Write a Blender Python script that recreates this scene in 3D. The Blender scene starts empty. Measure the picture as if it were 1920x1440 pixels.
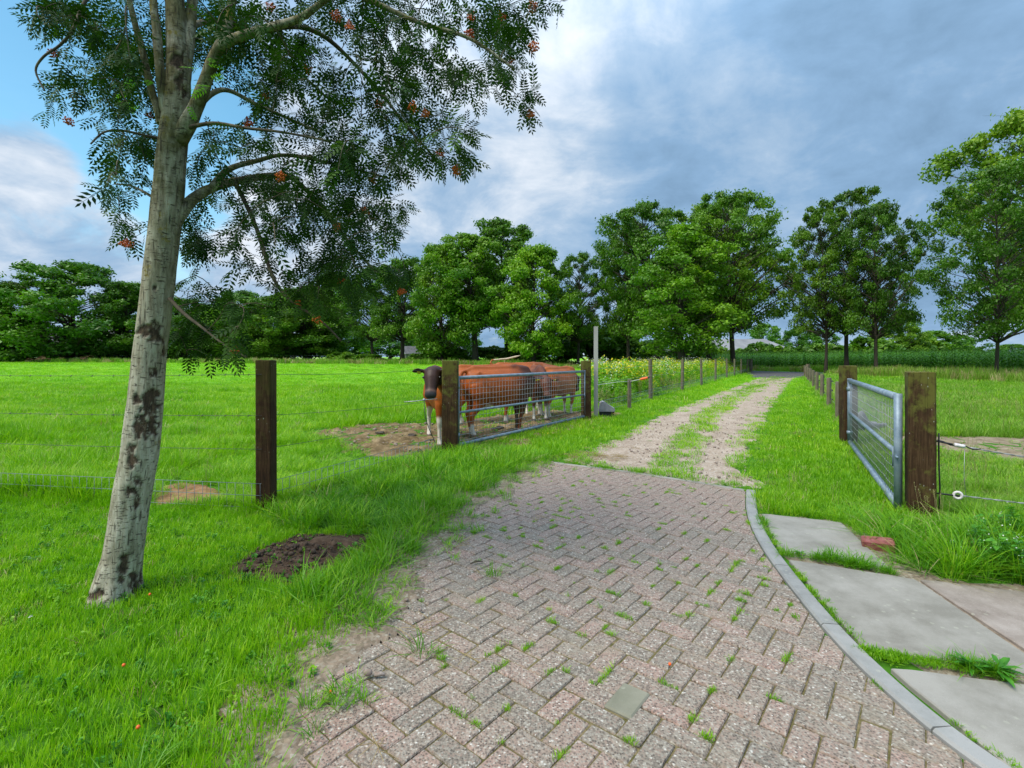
import bpy, math, random
import numpy as np
from mathutils import Vector, Matrix, Euler, noise as mnoise

C = bpy.context.scene
COL = C.collection
R = math.radians
rng = np.random.default_rng(7)
random.seed(7)

# ---------------------------------------------------------------- camera, sky, sun, exposure
F, HY, EYE = 930.0, 672.0, 1.5            # focal length in photo pixels, horizon row, eye height
cd = bpy.data.cameras.new('camera')
cam = bpy.data.objects.new('camera', cd)
COL.objects.link(cam)
cam.location = (0, 0, EYE)
cam.rotation_euler = (R(90), 0, 0)
cd.sensor_width = 36
cd.lens = 36 * F / 1920
cd.shift_y = -(720 - HY) / 1920
cd.clip_start = 0.05
cd.clip_end = 8000
C.camera = cam
C.render.engine = 'CYCLES'
C.view_settings.view_transform = 'Standard'
C.view_settings.look = 'None'
C.view_settings.gamma = 1
C.view_settings.use_curve_mapping = False
C.view_settings.exposure = 1.42
C.cycles.max_bounces = 6
C.cycles.transparent_max_bounces = 4

SUN_EL, SUN_AZ = 56, 235                  # azimuth measured from +Y clockwise (sun stands behind, to the left)


class NT:
    """small helper for node trees"""
    def __init__(s, tree):
        s.t = tree
        s.n = tree.nodes
        s.l = tree.links

    def new(s, typ, **kw):
        nd = s.n.new(typ)
        for k, v in kw.items():
            setattr(nd, k, v)
        return nd

    def put(s, sock, v):
        if isinstance(v, bpy.types.NodeSocket):
            s.l.new(v, sock)
        elif v is not None:
            sock.default_value = v

    def math(s, op, a, b=None, c=None, clamp=False):
        nd = s.new('ShaderNodeMath', operation=op, use_clamp=clamp)
        for i, v in enumerate((a, b, c)):
            s.put(nd.inputs[i], v)
        return nd.outputs[0]

    def vmath(s, op, a, b=None, out=0):
        nd = s.new('ShaderNodeVectorMath', operation=op)
        s.put(nd.inputs[0], a)
        if b is not None:
            s.put(nd.inputs[3] if op == 'SCALE' else nd.inputs[1], b)
        return nd.outputs[out]

    def noise(s, vec, scale, detail=4, rough=0.55, dist=0.0, out=0):
        nd = s.new('ShaderNodeTexNoise')
        s.put(nd.inputs['Vector'], vec)
        nd.inputs['Scale'].default_value = scale
        nd.inputs['Detail'].default_value = detail
        nd.inputs['Roughness'].default_value = rough
        nd.inputs['Distortion'].default_value = dist
        return nd.outputs[out]

    def voro(s, vec, scale, out='Distance', feature='F1', rnd=1.0):
        nd = s.new('ShaderNodeTexVoronoi', feature=feature)
        s.put(nd.inputs['Vector'], vec)
        nd.inputs['Scale'].default_value = scale
        nd.inputs['Randomness'].default_value = rnd
        return nd.outputs[out]

    def ramp(s, fac, stops, interp='LINEAR'):
        nd = s.new('ShaderNodeValToRGB')
        nd.color_ramp.interpolation = interp
        e = nd.color_ramp.elements
        while len(e) < len(stops):
            e.new(0.5)
        for el, (p, c) in zip(e, stops):
            el.position = p
            el.color = (c[0], c[1], c[2], 1) if not isinstance(c, (int, float)) else (c, c, c, 1)
        s.put(nd.inputs[0], fac)
        return nd.outputs[0]

    def smooth(s, x, a, b):
        nd = s.new('ShaderNodeMapRange', interpolation_type='SMOOTHSTEP')
        s.put(nd.inputs[0], x)
        nd.inputs[1].default_value = a
        nd.inputs[2].default_value = b
        return nd.outputs[0]

    def mix(s, fac, a, b, mode='MIX'):
        nd = s.new('ShaderNodeMix', data_type='RGBA', blend_type=mode)
        s.put(nd.inputs[0], fac)
        for i, v in ((6, a), (7, b)):
            if isinstance(v, (tuple, list)):
                v = (v[0], v[1], v[2], 1)
            s.put(nd.inputs[i], v)
        return nd.outputs[2]

    def attr(s, name, out='Fac'):
        nd = s.new('ShaderNodeAttribute', attribute_name=name)
        return nd.outputs[out]


w = bpy.data.worlds.new('World')
C.world = w
w.use_nodes = True
t = NT(w.node_tree)
t.n.clear()
tc = t.new('ShaderNodeTexCoord').outputs['Generated']
d = t.vmath('NORMALIZE', tc)
sep = t.new('ShaderNodeSeparateXYZ')
t.put(sep.inputs[0], d)
up = t.math('MAXIMUM', sep.outputs[2], 0.0)
den = t.math('ADD', up, 0.34)
q = t.new('ShaderNodeCombineXYZ')
t.put(q.inputs[0], t.math('DIVIDE', sep.outputs[0], den))
t.put(q.inputs[1], t.math('DIVIDE', sep.outputs[1], den))
q = q.outputs[0]


def skydir(px, py):
    return tuple(Vector((px - 960, F, HY - py)).normalized())


def lobe(px, py, a, b):
    return t.smooth(t.vmath('DOT_PRODUCT', d, skydir(px, py), out=1), math.cos(R(a)), math.cos(R(b)))


n1 = t.noise(q, 2.0, 10, 0.60, 0.5)
n2 = t.noise(q, 0.8, 4, 0.5, 0.2)
n3 = t.noise(q, 6.0, 6, 0.6, 0.4)
v = t.math('ADD', t.math('MULTIPLY', n1, 1.55), t.math('MULTIPLY', n2, 0.7))
v = t.math('ADD', v, t.math('MULTIPLY', n3, 0.72))
v = t.math('SUBTRACT', v, 1.06)
for (px, py, a, b, k) in ((1130, 90, 12, 1, 0.11), (1370, 30, 12, 1, 0.12), (800, 120, 26, 2, 0.16), (420, 480, 16, 2, 0.16),
                          (1560, 300, 24, 3, -0.17), (1750, 120, 14, 2, -.08), (1800, 620, 14, 2, .05), (1150, 440, 14, 2, -0.02), (60, 440, 12, 2, 0.12), (1000, 230, 12, 2, .08), (40, 270, 8, 1, .12)):
    v = t.math('ADD', v, t.math('MULTIPLY', lobe(px, py, a, b), k))
cloud = t.ramp(v, [(0.0, (.17, .285, .43)), (0.28, (.22, .36, .54)), (0.5, (.325, .45, .605)), (0.72, (.53, .61, .71)), (1.0, (.78, .81, .86))])
gain = t.math('ADD', 0.475, t.math('MULTIPLY', t.smooth(up, 0.35, 1.0), 0.50))   # an overcast sky is brighter overhead
cloud = t.vmath('SCALE', cloud, gain)
gap = t.math('ADD', t.math('MULTIPLY', lobe(10, 150, 24, 8), 1.5), t.math('MULTIPLY', t.math('SUBTRACT', 0.44, n1), 3.0))
gap = t.math('SUBTRACT', gap, t.math('ADD', t.math('MULTIPLY', lobe(30, 275, 5, 1), .8), lobe(60, 460, 10, 4)))
gap = t.math('ADD', gap, t.math('MULTIPLY', t.math('SUBTRACT', n3, 0.5), 0.5))
gap = t.math('MULTIPLY', t.smooth(gap, 0.30, 0.95), 0.95)
sky = t.new('ShaderNodeTexSky', sky_type='NISHITA')
sky.sun_disc = False
sky.sun_elevation = R(SUN_EL)
sky.sun_rotation = R(SUN_AZ)
bg1 = t.new('ShaderNodeBackground')
hs = t.new('ShaderNodeHueSaturation')
hs.inputs['Saturation'].default_value = 1.25
hs.inputs['Hue'].default_value = 0.475
t.put(hs.inputs['Color'], sky.outputs[0])
t.put(bg1.inputs[0], hs.outputs[0])
bg1.inputs[1].default_value = 0.085
bg2 = t.new('ShaderNodeBackground')
t.put(bg2.inputs[0], cloud)
bg2.inputs[1].default_value = 1.0
mx = t.new('ShaderNodeMixShader')
t.put(mx.inputs[0], gap)
t.put(mx.inputs[1], bg2.outputs[0])
t.put(mx.inputs[2], bg1.outputs[0])
wo = t.new('ShaderNodeOutputWorld')
t.put(wo.inputs[0], mx.outputs[0])

sl = bpy.data.lights.new('sun', 'SUN')
sl.energy = 1.5
sl.angle = R(36)
sl.color = (1.0, 0.93, 0.80)
sun = bpy.data.objects.new('sun', sl)
COL.objects.link(sun)
sd = Vector((math.sin(R(SUN_AZ)) * math.cos(R(SUN_EL)), math.cos(R(SUN_AZ)) * math.cos(R(SUN_EL)), math.sin(R(SUN_EL))))
sun.rotation_euler = sd.to_track_quat('Z', 'Y').to_euler()

# ---------------------------------------------------------------- helpers


def smoothstep(a, b, x):
    k = np.clip((np.asarray(x, float) - a) / (b - a), 0, 1)
    return k * k * (3 - 2 * k)


def gz(x, y):
    """height of the land: flat near the camera, the left pasture rises a little towards the far trees"""
    x = np.asarray(x, float)
    y = np.asarray(y, float)
    dl = (0.574 * y - 5.2) - x
    z = 0.85 * smoothstep(18, 85, y) * smoothstep(10, 40, dl)
    return z + 1.5 * smoothstep(110, 320, y)


def G(px, py):
    """point of the flat ground seen at a pixel of the photograph"""
    y = EYE * F / (py - HY)
    return Vector(((px - 960) / F * y, y, 0.0))


def W(px, py, y):
    return Vector(((px - 960) / F * y, y, EYE + (HY - py) / F * y))


def tag(o, label=None, cat=None, group=None, kind=None):
    if label:
        o['label'] = label
    if cat:
        o['category'] = cat
    if group:
        o['group'] = group
    if kind:
        o['kind'] = kind
    return o


def empty(name, loc=(0, 0, 0), rz=0.0):
    o = bpy.data.objects.new(name, None)
    o.location = loc
    o.rotation_euler = (0, 0, rz)
    o.empty_display_size = 0.2
    COL.objects.link(o)
    return o


def link(name, me, mat=None, parent=None):
    o = bpy.data.objects.new(name, me)
    COL.objects.link(o)
    if mat is not None:
        for m in (mat if isinstance(mat, (list, tuple)) else (mat,)):
            me.materials.append(m)
    if parent is not None:
        o.parent = parent
    return o


def share(name, me, parent=None):
    o = bpy.data.objects.new(name, me)
    COL.objects.link(o)
    if parent is not None:
        o.parent = parent
    return o


def np_mesh(name, V, Fc, attrs=None, smooth=False):
    """fast mesh from arrays; Fc is (m,k) or a list of such arrays"""
    me = bpy.data.meshes.new(name)
    if not isinstance(Fc, list):
        Fc = [Fc]
    Fc = [np.asarray(f, np.int32) for f in Fc if len(f)]
    V = np.asarray(V, np.float32)
    me.vertices.add(len(V))
    me.vertices.foreach_set('co', V.ravel())
    nl = sum(f.size for f in Fc)
    npol = sum(len(f) for f in Fc)
    me.loops.add(nl)
    me.polygons.add(npol)
    me.loops.foreach_set('vertex_index', np.concatenate([f.ravel() for f in Fc]))
    starts, s0 = [], 0
    for f in Fc:
        starts.append(s0 + np.arange(len(f), dtype=np.int32) * f.shape[1])
        s0 += f.size
    me.polygons.foreach_set('loop_start', np.concatenate(starts).astype(np.int32))
    for k, a in (attrs or {}).items():
        a = np.asarray(a, np.float32)
        if a.ndim == 1:
            at = me.attributes.new(k, 'FLOAT', 'POINT')
            at.data.foreach_set('value', a)
        else:
            at = me.attributes.new(k, 'FLOAT_COLOR', 'POINT')
            if a.shape[1] == 3:
                a = np.concatenate([a, np.ones((len(a), 1), np.float32)], 1)
            at.data.foreach_set('color', a.ravel())
    me.update(calc_edges=True)
    me.validate()
    if smooth:
        me.polygons.foreach_set('use_smooth', np.ones(npol, bool))
    return me


class MB:
    """collects boxes, prisms, tubes into one mesh"""
    def __init__(s):
        s.v, s.f, s.m, s.sm = [], [], [], []

    def add(s, vs, fs, mat=0, sm=False):
        o = len(s.v)
        s.v += [tuple(p) for p in vs]
        s.f += [tuple(i + o for i in f) for f in fs]
        s.m += [mat] * len(fs)
        s.sm += [sm] * len(fs)

    def box(s, c, size, rz=0.0, ch=0.0, mat=0, M=None):
        """box centred at c; ch chamfers all edges of the plan and of the top"""
        a, b, h = size[0] / 2, size[1] / 2, size[2] / 2
        if ch > 0:
            ring = [(a - ch, -b), (a, -b + ch), (a, b - ch), (a - ch, b), (-a + ch, b), (-a, b - ch), (-a, -b + ch), (-a + ch, -b)]
            ring2 = [(x * (a - ch) / a, y * (b - ch) / b) for x, y in ring]
            lv = [(ring, -h), (ring, h - ch), (ring2, h)]
        else:
            ring = [(a, -b), (a, b), (-a, b), (-a, -b)]
            lv = [(ring, -h), (ring, h)]
        n = len(ring)
        vs = [Vector((x, y, z)) for r_, z in lv for x, y in r_]
        fs = [tuple(reversed(range(n)))]
        for k in range(len(lv) - 1):
            for i in range(n):
                j = (i + 1) % n
                fs.append((k * n + i, k * n + j, (k + 1) * n + j, (k + 1) * n + i))
        fs.append(tuple(range((len(lv) - 1) * n, len(lv) * n)))
        T = Matrix.Translation(c) @ Matrix.Rotation(rz, 4, 'Z')
        if M is not None:
            T = Matrix.Translation(c) @ M.to_4x4()
        s.add([T @ p for p in vs], fs, mat)

    def prism(s, poly, z0, z1, ch=0.0, mat=0):
        """upright prism over a counter-clockwise polygon, top edge chamfered"""
        n = len(poly)
        cx = sum(p[0] for p in poly) / n
        cy = sum(p[1] for p in poly) / n
        lv = [([(p[0], p[1]) for p in poly], z0)]
        if ch > 0:
            lv.append((lv[0][0], z1 - ch))
            ins = []
            for p in poly:
                dx, dy = cx - p[0], cy - p[1]
                l_ = max(math.hypot(dx, dy), 1e-6)
                ins.append((p[0] + dx / l_ * ch * 1.3, p[1] + dy / l_ * ch * 1.3))
            lv.append((ins, z1))
        else:
            lv.append((lv[0][0], z1))
        vs = [(x, y, z) for r_, z in lv for x, y in r_]
        fs = [tuple(reversed(range(n)))]
        for k in range(len(lv) - 1):
            for i in range(n):
                j = (i + 1) % n
                fs.append((k * n + i, k * n + j, (k + 1) * n + j, (k + 1) * n + i))
        fs.append(tuple(range((len(lv) - 1) * n, len(lv) * n)))
        s.add(vs, fs, mat)

    def tube(s, pts, rad, n=8, mat=0, ry=None, up=(0, 0, 1), cap=True, sm=True):
        pts = [Vector(p) for p in pts]
        if isinstance(rad, (int, float)):
            rad = [rad] * len(pts)
        if ry is None:
            ry = rad
        elif isinstance(ry, (int, float)):
            ry = [ry] * len(pts)
        vs, fs = [], []
        side = None
        for i, p in enumerate(pts):
            tg = (pts[min(i + 1, len(pts) - 1)] - pts[max(i - 1, 0)]).normalized()
            if side is None:
                u = Vector(up)
                if abs(tg.dot(u)) > 0.95:
                    u = Vector((1, 0, 0)) if abs(tg.x) < 0.9 else Vector((0, 1, 0))
                side = tg.cross(u).normalized()
            else:
                side = (side - tg * side.dot(tg)).normalized()
            nrm = side.cross(tg)
            for k in range(n):
                a = 2 * math.pi * k / n
                vs.append(p + side * (math.cos(a) * rad[i]) + nrm * (math.sin(a) * ry[i]))
        m = len(pts)
        for i in range(m - 1):
            for k in range(n):
                j = (k + 1) % n
                fs.append((i * n + k, i * n + j, (i + 1) * n + j, (i + 1) * n + k))
        if cap:
            fs.append(tuple(reversed(range(n))))
            fs.append(tuple(range((m - 1) * n, m * n)))
        s.add(vs, fs, mat, sm)

    def ball(s, c, r, n=8, m=6, mat=0, sc=(1, 1, 1)):
        vs, fs = [], []
        c = Vector(c)
        for i in range(1, m):
            th = math.pi * i / m
            for k in range(n):
                a = 2 * math.pi * k / n
                vs.append(c + Vector((r * sc[0] * math.sin(th) * math.cos(a), r * sc[1] * math.sin(th) * math.sin(a), r * sc[2] * math.cos(th))))
        top = len(vs)
        vs.append(c + Vector((0, 0, r * sc[2])))
        vs.append(c - Vector((0, 0, r * sc[2])))
        for i in range(m - 2):
            for k in range(n):
                j = (k + 1) % n
                fs.append((i * n + k, (i + 1) * n + k, (i + 1) * n + j, i * n + j))
        for k in range(n):
            j = (k + 1) % n
            fs.append((top, k, j))
            fs.append((top + 1, (m - 2) * n + j, (m - 2) * n + k))
        s.add(vs, fs, mat, True)

    def mesh(s, name, mats=()):
        me = bpy.data.meshes.new(name)
        me.from_pydata(s.v, [], s.f)
        for mm in (mats if isinstance(mats, (list, tuple)) else (mats,)):
            if mm is not None:
                me.materials.append(mm)
        if any(s.m):
            me.polygons.foreach_set('material_index', s.m)
        me.polygons.foreach_set('use_smooth', s.sm)
        me.update()
        return me

    def build(s, name, mats, parent=None):
        o = bpy.data.objects.new(name, s.mesh(name, mats))
        COL.objects.link(o)
        if parent is not None:
            o.parent = parent
        return o


def inpoly(P, poly):
    """P (n,2) inside polygon"""
    poly = np.asarray([(p[0], p[1]) for p in poly], float)
    x, y = P[:, 0], P[:, 1]
    ins = np.zeros(len(P), bool)
    j = len(poly) - 1
    for i in range(len(poly)):
        xi, yi = poly[i]
        xj, yj = poly[j]
        c = ((yi > y) != (yj > y))
        with np.errstate(divide='ignore', invalid='ignore'):
            xx = (xj - xi) * (y - yi) / (yj - yi + 1e-12) + xi
        ins ^= c & (x < xx)
        j = i
    return ins


def dist_poly(P, line, closed=False):
    """distance of points to a polyline"""
    L = np.asarray([(p[0], p[1]) for p in line], float)
    if closed:
        L = np.vstack([L, L[:1]])
    best = np.full(len(P), 1e9)
    for a, b in zip(L[:-1], L[1:]):
        ab = b - a
        tt = np.clip(((P - a) @ ab) / max(ab @ ab, 1e-9), 0, 1)
        dd = np.hypot(*(P - (a + tt[:, None] * ab)).T)
        best = np.minimum(best, dd)
    return best


def vnoise(P, scale, seed=0):
    """cheap value noise in 2-D, 0..1"""
    P = np.asarray(P, float) * scale
    i = np.floor(P).astype(np.int64)
    f = P - i
    f = f * f * (3 - 2 * f)

    def h(a, b):
        n_ = (a * 374761393 + b * 668265263 + seed * 974634) & 0x7fffffff
        n_ = ((n_ ^ (n_ >> 13)) * 1274126177) & 0x7fffffff
        return ((n_ ^ (n_ >> 16)) & 0xffff) / 65535.0
    a = h(i[:, 0], i[:, 1])
    b = h(i[:, 0] + 1, i[:, 1])
    c = h(i[:, 0], i[:, 1] + 1)
    e = h(i[:, 0] + 1, i[:, 1] + 1)
    return (a * (1 - f[:, 0]) + b * f[:, 0]) * (1 - f[:, 1]) + (c * (1 - f[:, 0]) + e * f[:, 0]) * f[:, 1]


# ---------------------------------------------------------------- materials
MAT = {}


def new_mat(name):
    m = bpy.data.materials.new(name)
    m.use_nodes = True
    k = NT(m.node_tree)
    k.n.clear()
    out = k.new('ShaderNodeOutputMaterial')
    b = k.new('ShaderNodeBsdfPrincipled')
    k.l.new(b.outputs[0], out.inputs[0])
    MAT[name] = m
    return m, k, b, out


def bump(k, b, h, strength=0.4, dist=0.01):
    nd = k.new('ShaderNodeBump')
    nd.inputs['Strength'].default_value = strength
    nd.inputs['Distance'].default_value = dist
    k.put(nd.inputs['Height'], h)
    k.l.new(nd.outputs[0], b.inputs['Normal'])


def objco(k):
    return k.new('ShaderNodeTexCoord').outputs['Object']


def geoco(k):
    return k.new('ShaderNodeNewGeometry').outputs['Position']


def simple(name, stops, scale=20.0, rough=0.7, metal=0.0, detail=5, bmp=0.3, bd=0.004, stretch=None, spec=0.4):
    m, k, b, o = new_mat(name)
    co = objco(k)
    if stretch:
        co = k.vmath('MULTIPLY', co, stretch)
    n_ = k.noise(co, scale, detail, 0.6)
    k.put(b.inputs['Base Color'], k.ramp(n_, stops))
    b.inputs['Roughness'].default_value = rough
    b.inputs['Metallic'].default_value = metal
    b.inputs['Specular IOR Level'].default_value = spec
    if bmp:
        bump(k, b, n_, bmp, bd)
    return m


def leafy(name, c0, c1, c2, trans=0.35, rough=0.45, use_attr=False, world_scale=0.5, gloss=0.35, obj_color=False):
    """leaf or blade: diffuse with some light through it; colour varies from plant to plant and blade to blade"""
    m, k, b, o = new_mat(name)
    rnd = k.new('ShaderNodeObjectInfo')
    f = k.noise(geoco(k), world_scale, 3, 0.6)
    f = k.math('MULTIPLY', f, 0.9)
    f = k.math('ADD', f, k.math('MULTIPLY', k.math('SUBTRACT', k.noise(geoco(k), world_scale * .22, 2, .5), .5), 0.8))
    f = k.math('ADD', f, k.math('MULTIPLY', rnd.outputs['Random'], 0.35))
    if use_attr:
        f = k.math('ADD', f, k.math('MULTIPLY', k.attr('rnd'), 0.55))
        f = k.math('SUBTRACT', f, 0.42)
    else:
        f = k.math('SUBTRACT', f, 0.12)
    col = k.ramp(f, [(0.1, c0), (0.5, c1), (0.9, c2)])
    if obj_color:
        col = k.mix(1.0, col, rnd.outputs['Color'], 'MULTIPLY')
    k.put(b.inputs['Base Color'], col)
    b.inputs['Roughness'].default_value = rough
    b.inputs['Specular IOR Level'].default_value = gloss
    tr = k.new('ShaderNodeBsdfTranslucent')
    k.put(tr.inputs[0], k.mix(1.0, col, (1.05, 1.25, 0.55), 'MULTIPLY'))
    ms = k.new('ShaderNodeMixShader')
    ms.inputs[0].default_value = trans
    k.l.new(b.outputs[0], ms.inputs[1])
    k.l.new(tr.outputs[0], ms.inputs[2])
    k.l.new(ms.outputs[0], o.inputs[0])
    return m


LAWN = ((.125, .32, .004), (.235, .49, .007), (.41, .60, .025))
leafy('lawn_blade', *LAWN, use_attr=True, world_scale=1.2, trans=0.4)
leafy('pasture_blade', (.13, .33, .006), (.235, .475, .009), (.42, .59, .03), use_attr=True, world_scale=0.6, trans=0.4)
leafy('tall_blade', (.075, .24, .006), (.15, .38, .009), (.29, .50, .02), use_attr=True, world_scale=0.9, trans=0.4)
leafy('rough_blade', (.13, .29, .015), (.22, .40, .035), (.40, .46, .12), use_attr=True, world_scale=0.5, trans=0.4)
leafy('dry_blade', (.22, .20, .07), (.36, .32, .13), (.5, .44, .22), use_attr=True, world_scale=0.9, trans=0.3)
leafy('weed_leaf', (.035, .16, .012), (.075, .28, .02), (.15, .39, .03), use_attr=True, world_scale=1.0, trans=0.35)
leafy('verge_weed', (.12, .29, .012), (.23, .46, .025), (.38, .56, .06), use_attr=True, world_scale=0.3, trans=0.35)
leafy('corn_leaf', (.05, .18, .010), (.095, .29, .015), (.18, .40, .035), use_attr=True, world_scale=0.2, trans=0.3)
leafy('tree_leaf', (.036, .100, .006), (.088, .205, .011), (.19, .335, .02), use_attr=True, world_scale=0.25, trans=0.3, obj_color=True)
leafy('rowan_leaf', (.012, .040, .006), (.025, .072, .007), (.075, .16, .014), use_attr=True, world_scale=1.5, trans=0.22, gloss=.15, rough=.6)
leafy('yellow_flower', (.60, .48, .01), (.74, .64, .015), (.8, .74, .05), use_attr=True, trans=0.25)
leafy('white_flower', (.6, .6, .55), (.75, .75, .7), (.8, .8, .78), use_attr=True, trans=0.25)
leafy('berry', (.35, .05, .01), (.55, .10, .012), (.65, .20, .02), use_attr=True, trans=0.0, rough=0.3)
leafy('young_leaf', (.10, .32, .02), (.16, .45, .03), (.22, .5, .04), use_attr=True, world_scale=2, trans=0.4)

# ground of the fields: soil and thatch that shows between the blades, and the sward far off
m, k, b, o = new_mat('field_ground')
p = geoco(k)
sp = k.new('ShaderNodeSeparateXYZ')
k.put(sp.inputs[0], p)
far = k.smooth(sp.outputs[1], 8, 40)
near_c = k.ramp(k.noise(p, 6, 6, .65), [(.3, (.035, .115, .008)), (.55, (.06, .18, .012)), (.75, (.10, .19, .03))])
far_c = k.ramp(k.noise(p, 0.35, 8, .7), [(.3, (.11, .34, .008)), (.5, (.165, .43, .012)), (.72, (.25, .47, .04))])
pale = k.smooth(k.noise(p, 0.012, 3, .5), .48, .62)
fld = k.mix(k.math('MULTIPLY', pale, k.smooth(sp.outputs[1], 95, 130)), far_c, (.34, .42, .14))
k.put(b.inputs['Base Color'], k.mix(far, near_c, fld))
b.inputs['Roughness'].default_value = 0.9
b.inputs['Specular IOR Level'].default_value = 0.1
bump(k, b, k.noise(p, 4, 8, .7), 0.6, 0.05)

# exposed-aggregate concrete bricks: small pebbles in a pinkish or grey binder
m, k, b, o = new_mat('paving_brick')
oi = k.new('ShaderNodeObjectInfo')
co = geoco(k)
vc = k.voro(co, 108, 'Color')
vs_ = k.new('ShaderNodeSeparateColor')
k.put(vs_.inputs[0], vc)
peb = k.ramp(vs_.outputs[0], [(0, (.115, .095, .078)), (.18, (.18, .148, .122)), (.42, (.31, .225, .18)), (.60, (.34, .305, .255)), (.86, (.47, .435, .37)), (.965, (.68, .65, .58))], 'CONSTANT')
tone = k.math('ADD', k.math('MULTIPLY', oi.outputs['Random'], 0.38), k.math('MULTIPLY', k.noise(co, 9.0, 5, .65), 0.70))
binder = k.ramp(tone, [(.25, (.235, .21, .17)), (.45, (.31, .26, .205)), (.62, (.39, .29, .23)), (.80, (.46, .29, .235))])
edge = k.smooth(k.voro(co, 108, 'Distance'), 0.30, 0.62)
colr = k.mix(k.math('ADD', 0.10, k.math('MULTIPLY', edge, .60)), peb, binder)
fine = k.noise(co, 260, 3, .6)
colr = k.mix(0.5, colr, k.ramp(fine, [(.3, .48), (.7, 1.0)]), 'MULTIPLY')
dust = k.smooth(k.noise(co, 2.2, 5, .65), .52, .72)
colr = k.mix(k.math('MULTIPLY', dust, .40), colr, (.30, .255, .18))
k.put(b.inputs['Base Color'], colr)
b.inputs['Roughness'].default_value = 0.85
b.inputs['Specular IOR Level'].default_value = 0.25
bump(k, b, k.math('ADD', k.math('MULTIPLY', k.voro(co, 108, 'Distance'), -1.0), k.math('MULTIPLY', fine, .4)), 0.75, 0.004)


def concrete(name, stops, agg=170, speck=(.62, .60, .56), rough=.85):
    m, k, b, o = new_mat(name)
    co = geoco(k)
    oi = k.new('ShaderNodeObjectInfo')
    base = k.ramp(k.math('ADD', k.noise(co, 3.0, 9, .68), k.math('MULTIPLY', k.math('SUBTRACT', oi.outputs['Random'], .5), .16)), stops)
    sp_ = k.smooth(k.voro(co, agg, 'Distance'), .16, .05)
    base = k.mix(k.math('MULTIPLY', sp_, .55), base, speck)
    pit = k.smooth(k.voro(k.vmath('ADD', co, (3.1, 7.7, 0)), agg * .55, 'Distance'), .13, .05)
    base = k.mix(k.math('MULTIPLY', pit, .6), base, (.10, .095, .09))
    st = k.smooth(k.noise(co, 1.3, 7, .7, .6), .55, .75)
    base = k.mix(k.math('MULTIPLY', st, .28), base, (.17, .155, .125))
    lc = k.math('MULTIPLY', k.smooth(k.voro(co, 17, 'Distance'), .24, .12), k.smooth(k.noise(co, 4, 3), .5, .6))
    base = k.mix(k.math('MULTIPLY', lc, k.math('MULTIPLY', k.noise(co, 60, 4, .7), .75)), base, (.42, .42, .33))
    k.put(b.inputs['Base Color'], base)
    b.inputs['Roughness'].default_value = rough
    b.inputs['Specular IOR Level'].default_value = .2
    bump(k, b, k.math('ADD', k.noise(co, 160, 4, .7), k.math('MULTIPLY', k.noise(co, 9, 5, .6), .8)), .35, .003)
    return m


concrete('slab_concrete', [(.36, (.215, .20, .168)), (.5, (.275, .258, .222)), (.64, (.325, .305, .268))])
concrete('kerb_concrete', [(.36, (.215, .215, .205)), (.5, (.275, .275, .26)), (.64, (.33, .325, .31))])
concrete('rough_concrete', [(.36, (.19, .155, .125)), (.5, (.27, .225, .19)), (.64, (.35, .30, .26))], agg=70)
concrete('grey_paver', [(.3, (.155, .155, .11)), (.5, (.215, .21, .155)), (.7, (.27, .26, .20))], agg=240)
concrete('asphalt', [(.3, (.075, .075, .08)), (.5, (.10, .10, .105)), (.7, (.13, .13, .13))], agg=60, speck=(.3, .3, .3))


def soil(name, stops, scale=9.0, bd=.02, stones=None):
    m, k, b, o = new_mat(name)
    co = geoco(k)
    n_ = k.noise(co, scale, 10, .72, .2)
    col = k.ramp(n_, stops)
    if stones:
        vc = k.voro(co, stones[0], 'Color')
        s_ = k.new('ShaderNodeSeparateColor')
        k.put(s_.inputs[0], vc)
        pc = k.ramp(s_.outputs[1], [(0, (.17, .14, .13)), (.2, (.30, .22, .20)), (.45, (.44, .32, .28)), (.7, (.50, .44, .40)), (.93, (.72, .69, .64))], 'CONSTANT')
        col = k.mix(stones[1], col, pc)
    k.put(b.inputs['Base Color'], col)
    b.inputs['Roughness'].default_value = .95
    b.inputs['Specular IOR Level'].default_value = .1
    bump(k, b, n_, .8, bd)
    return m


soil('joint_sand', [(.36, (.075, .078, .022)), (.5, (.15, .125, .055)), (.64, (.25, .195, .11))], 30, .006)
soil('sand_strip', [(.32, (.11, .085, .05)), (.5, (.21, .165, .105)), (.66, (.31, .255, .175))], 14, .012, (60, .25))
soil('mole_soil', [(.33, (.042, .026, .017)), (.5, (.090, .058, .038)), (.66, (.145, .10, .068))], 12, .03)
soil('trampled_soil', [(.34, (.07, .05, .022)), (.5, (.19, .135, .07)), (.64, (.31, .235, .135))], 3.0, .05)
soil('red_soil', [(.3, (.16, .085, .035)), (.5, (.28, .16, .08)), (.7, (.36, .225, .125))], 7.0, .03)
soil('track_gravel', [(.36, (.25, .19, .13)), (.5, (.36, .285, .205)), (.64, (.44, .36, .275))], 2.2, .02, (42, .30))
soil('bare_track', [(.34, (.15, .11, .065)), (.5, (.25, .20, .135)), (.66, (.34, .28, .20))], 4, .03)

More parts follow.
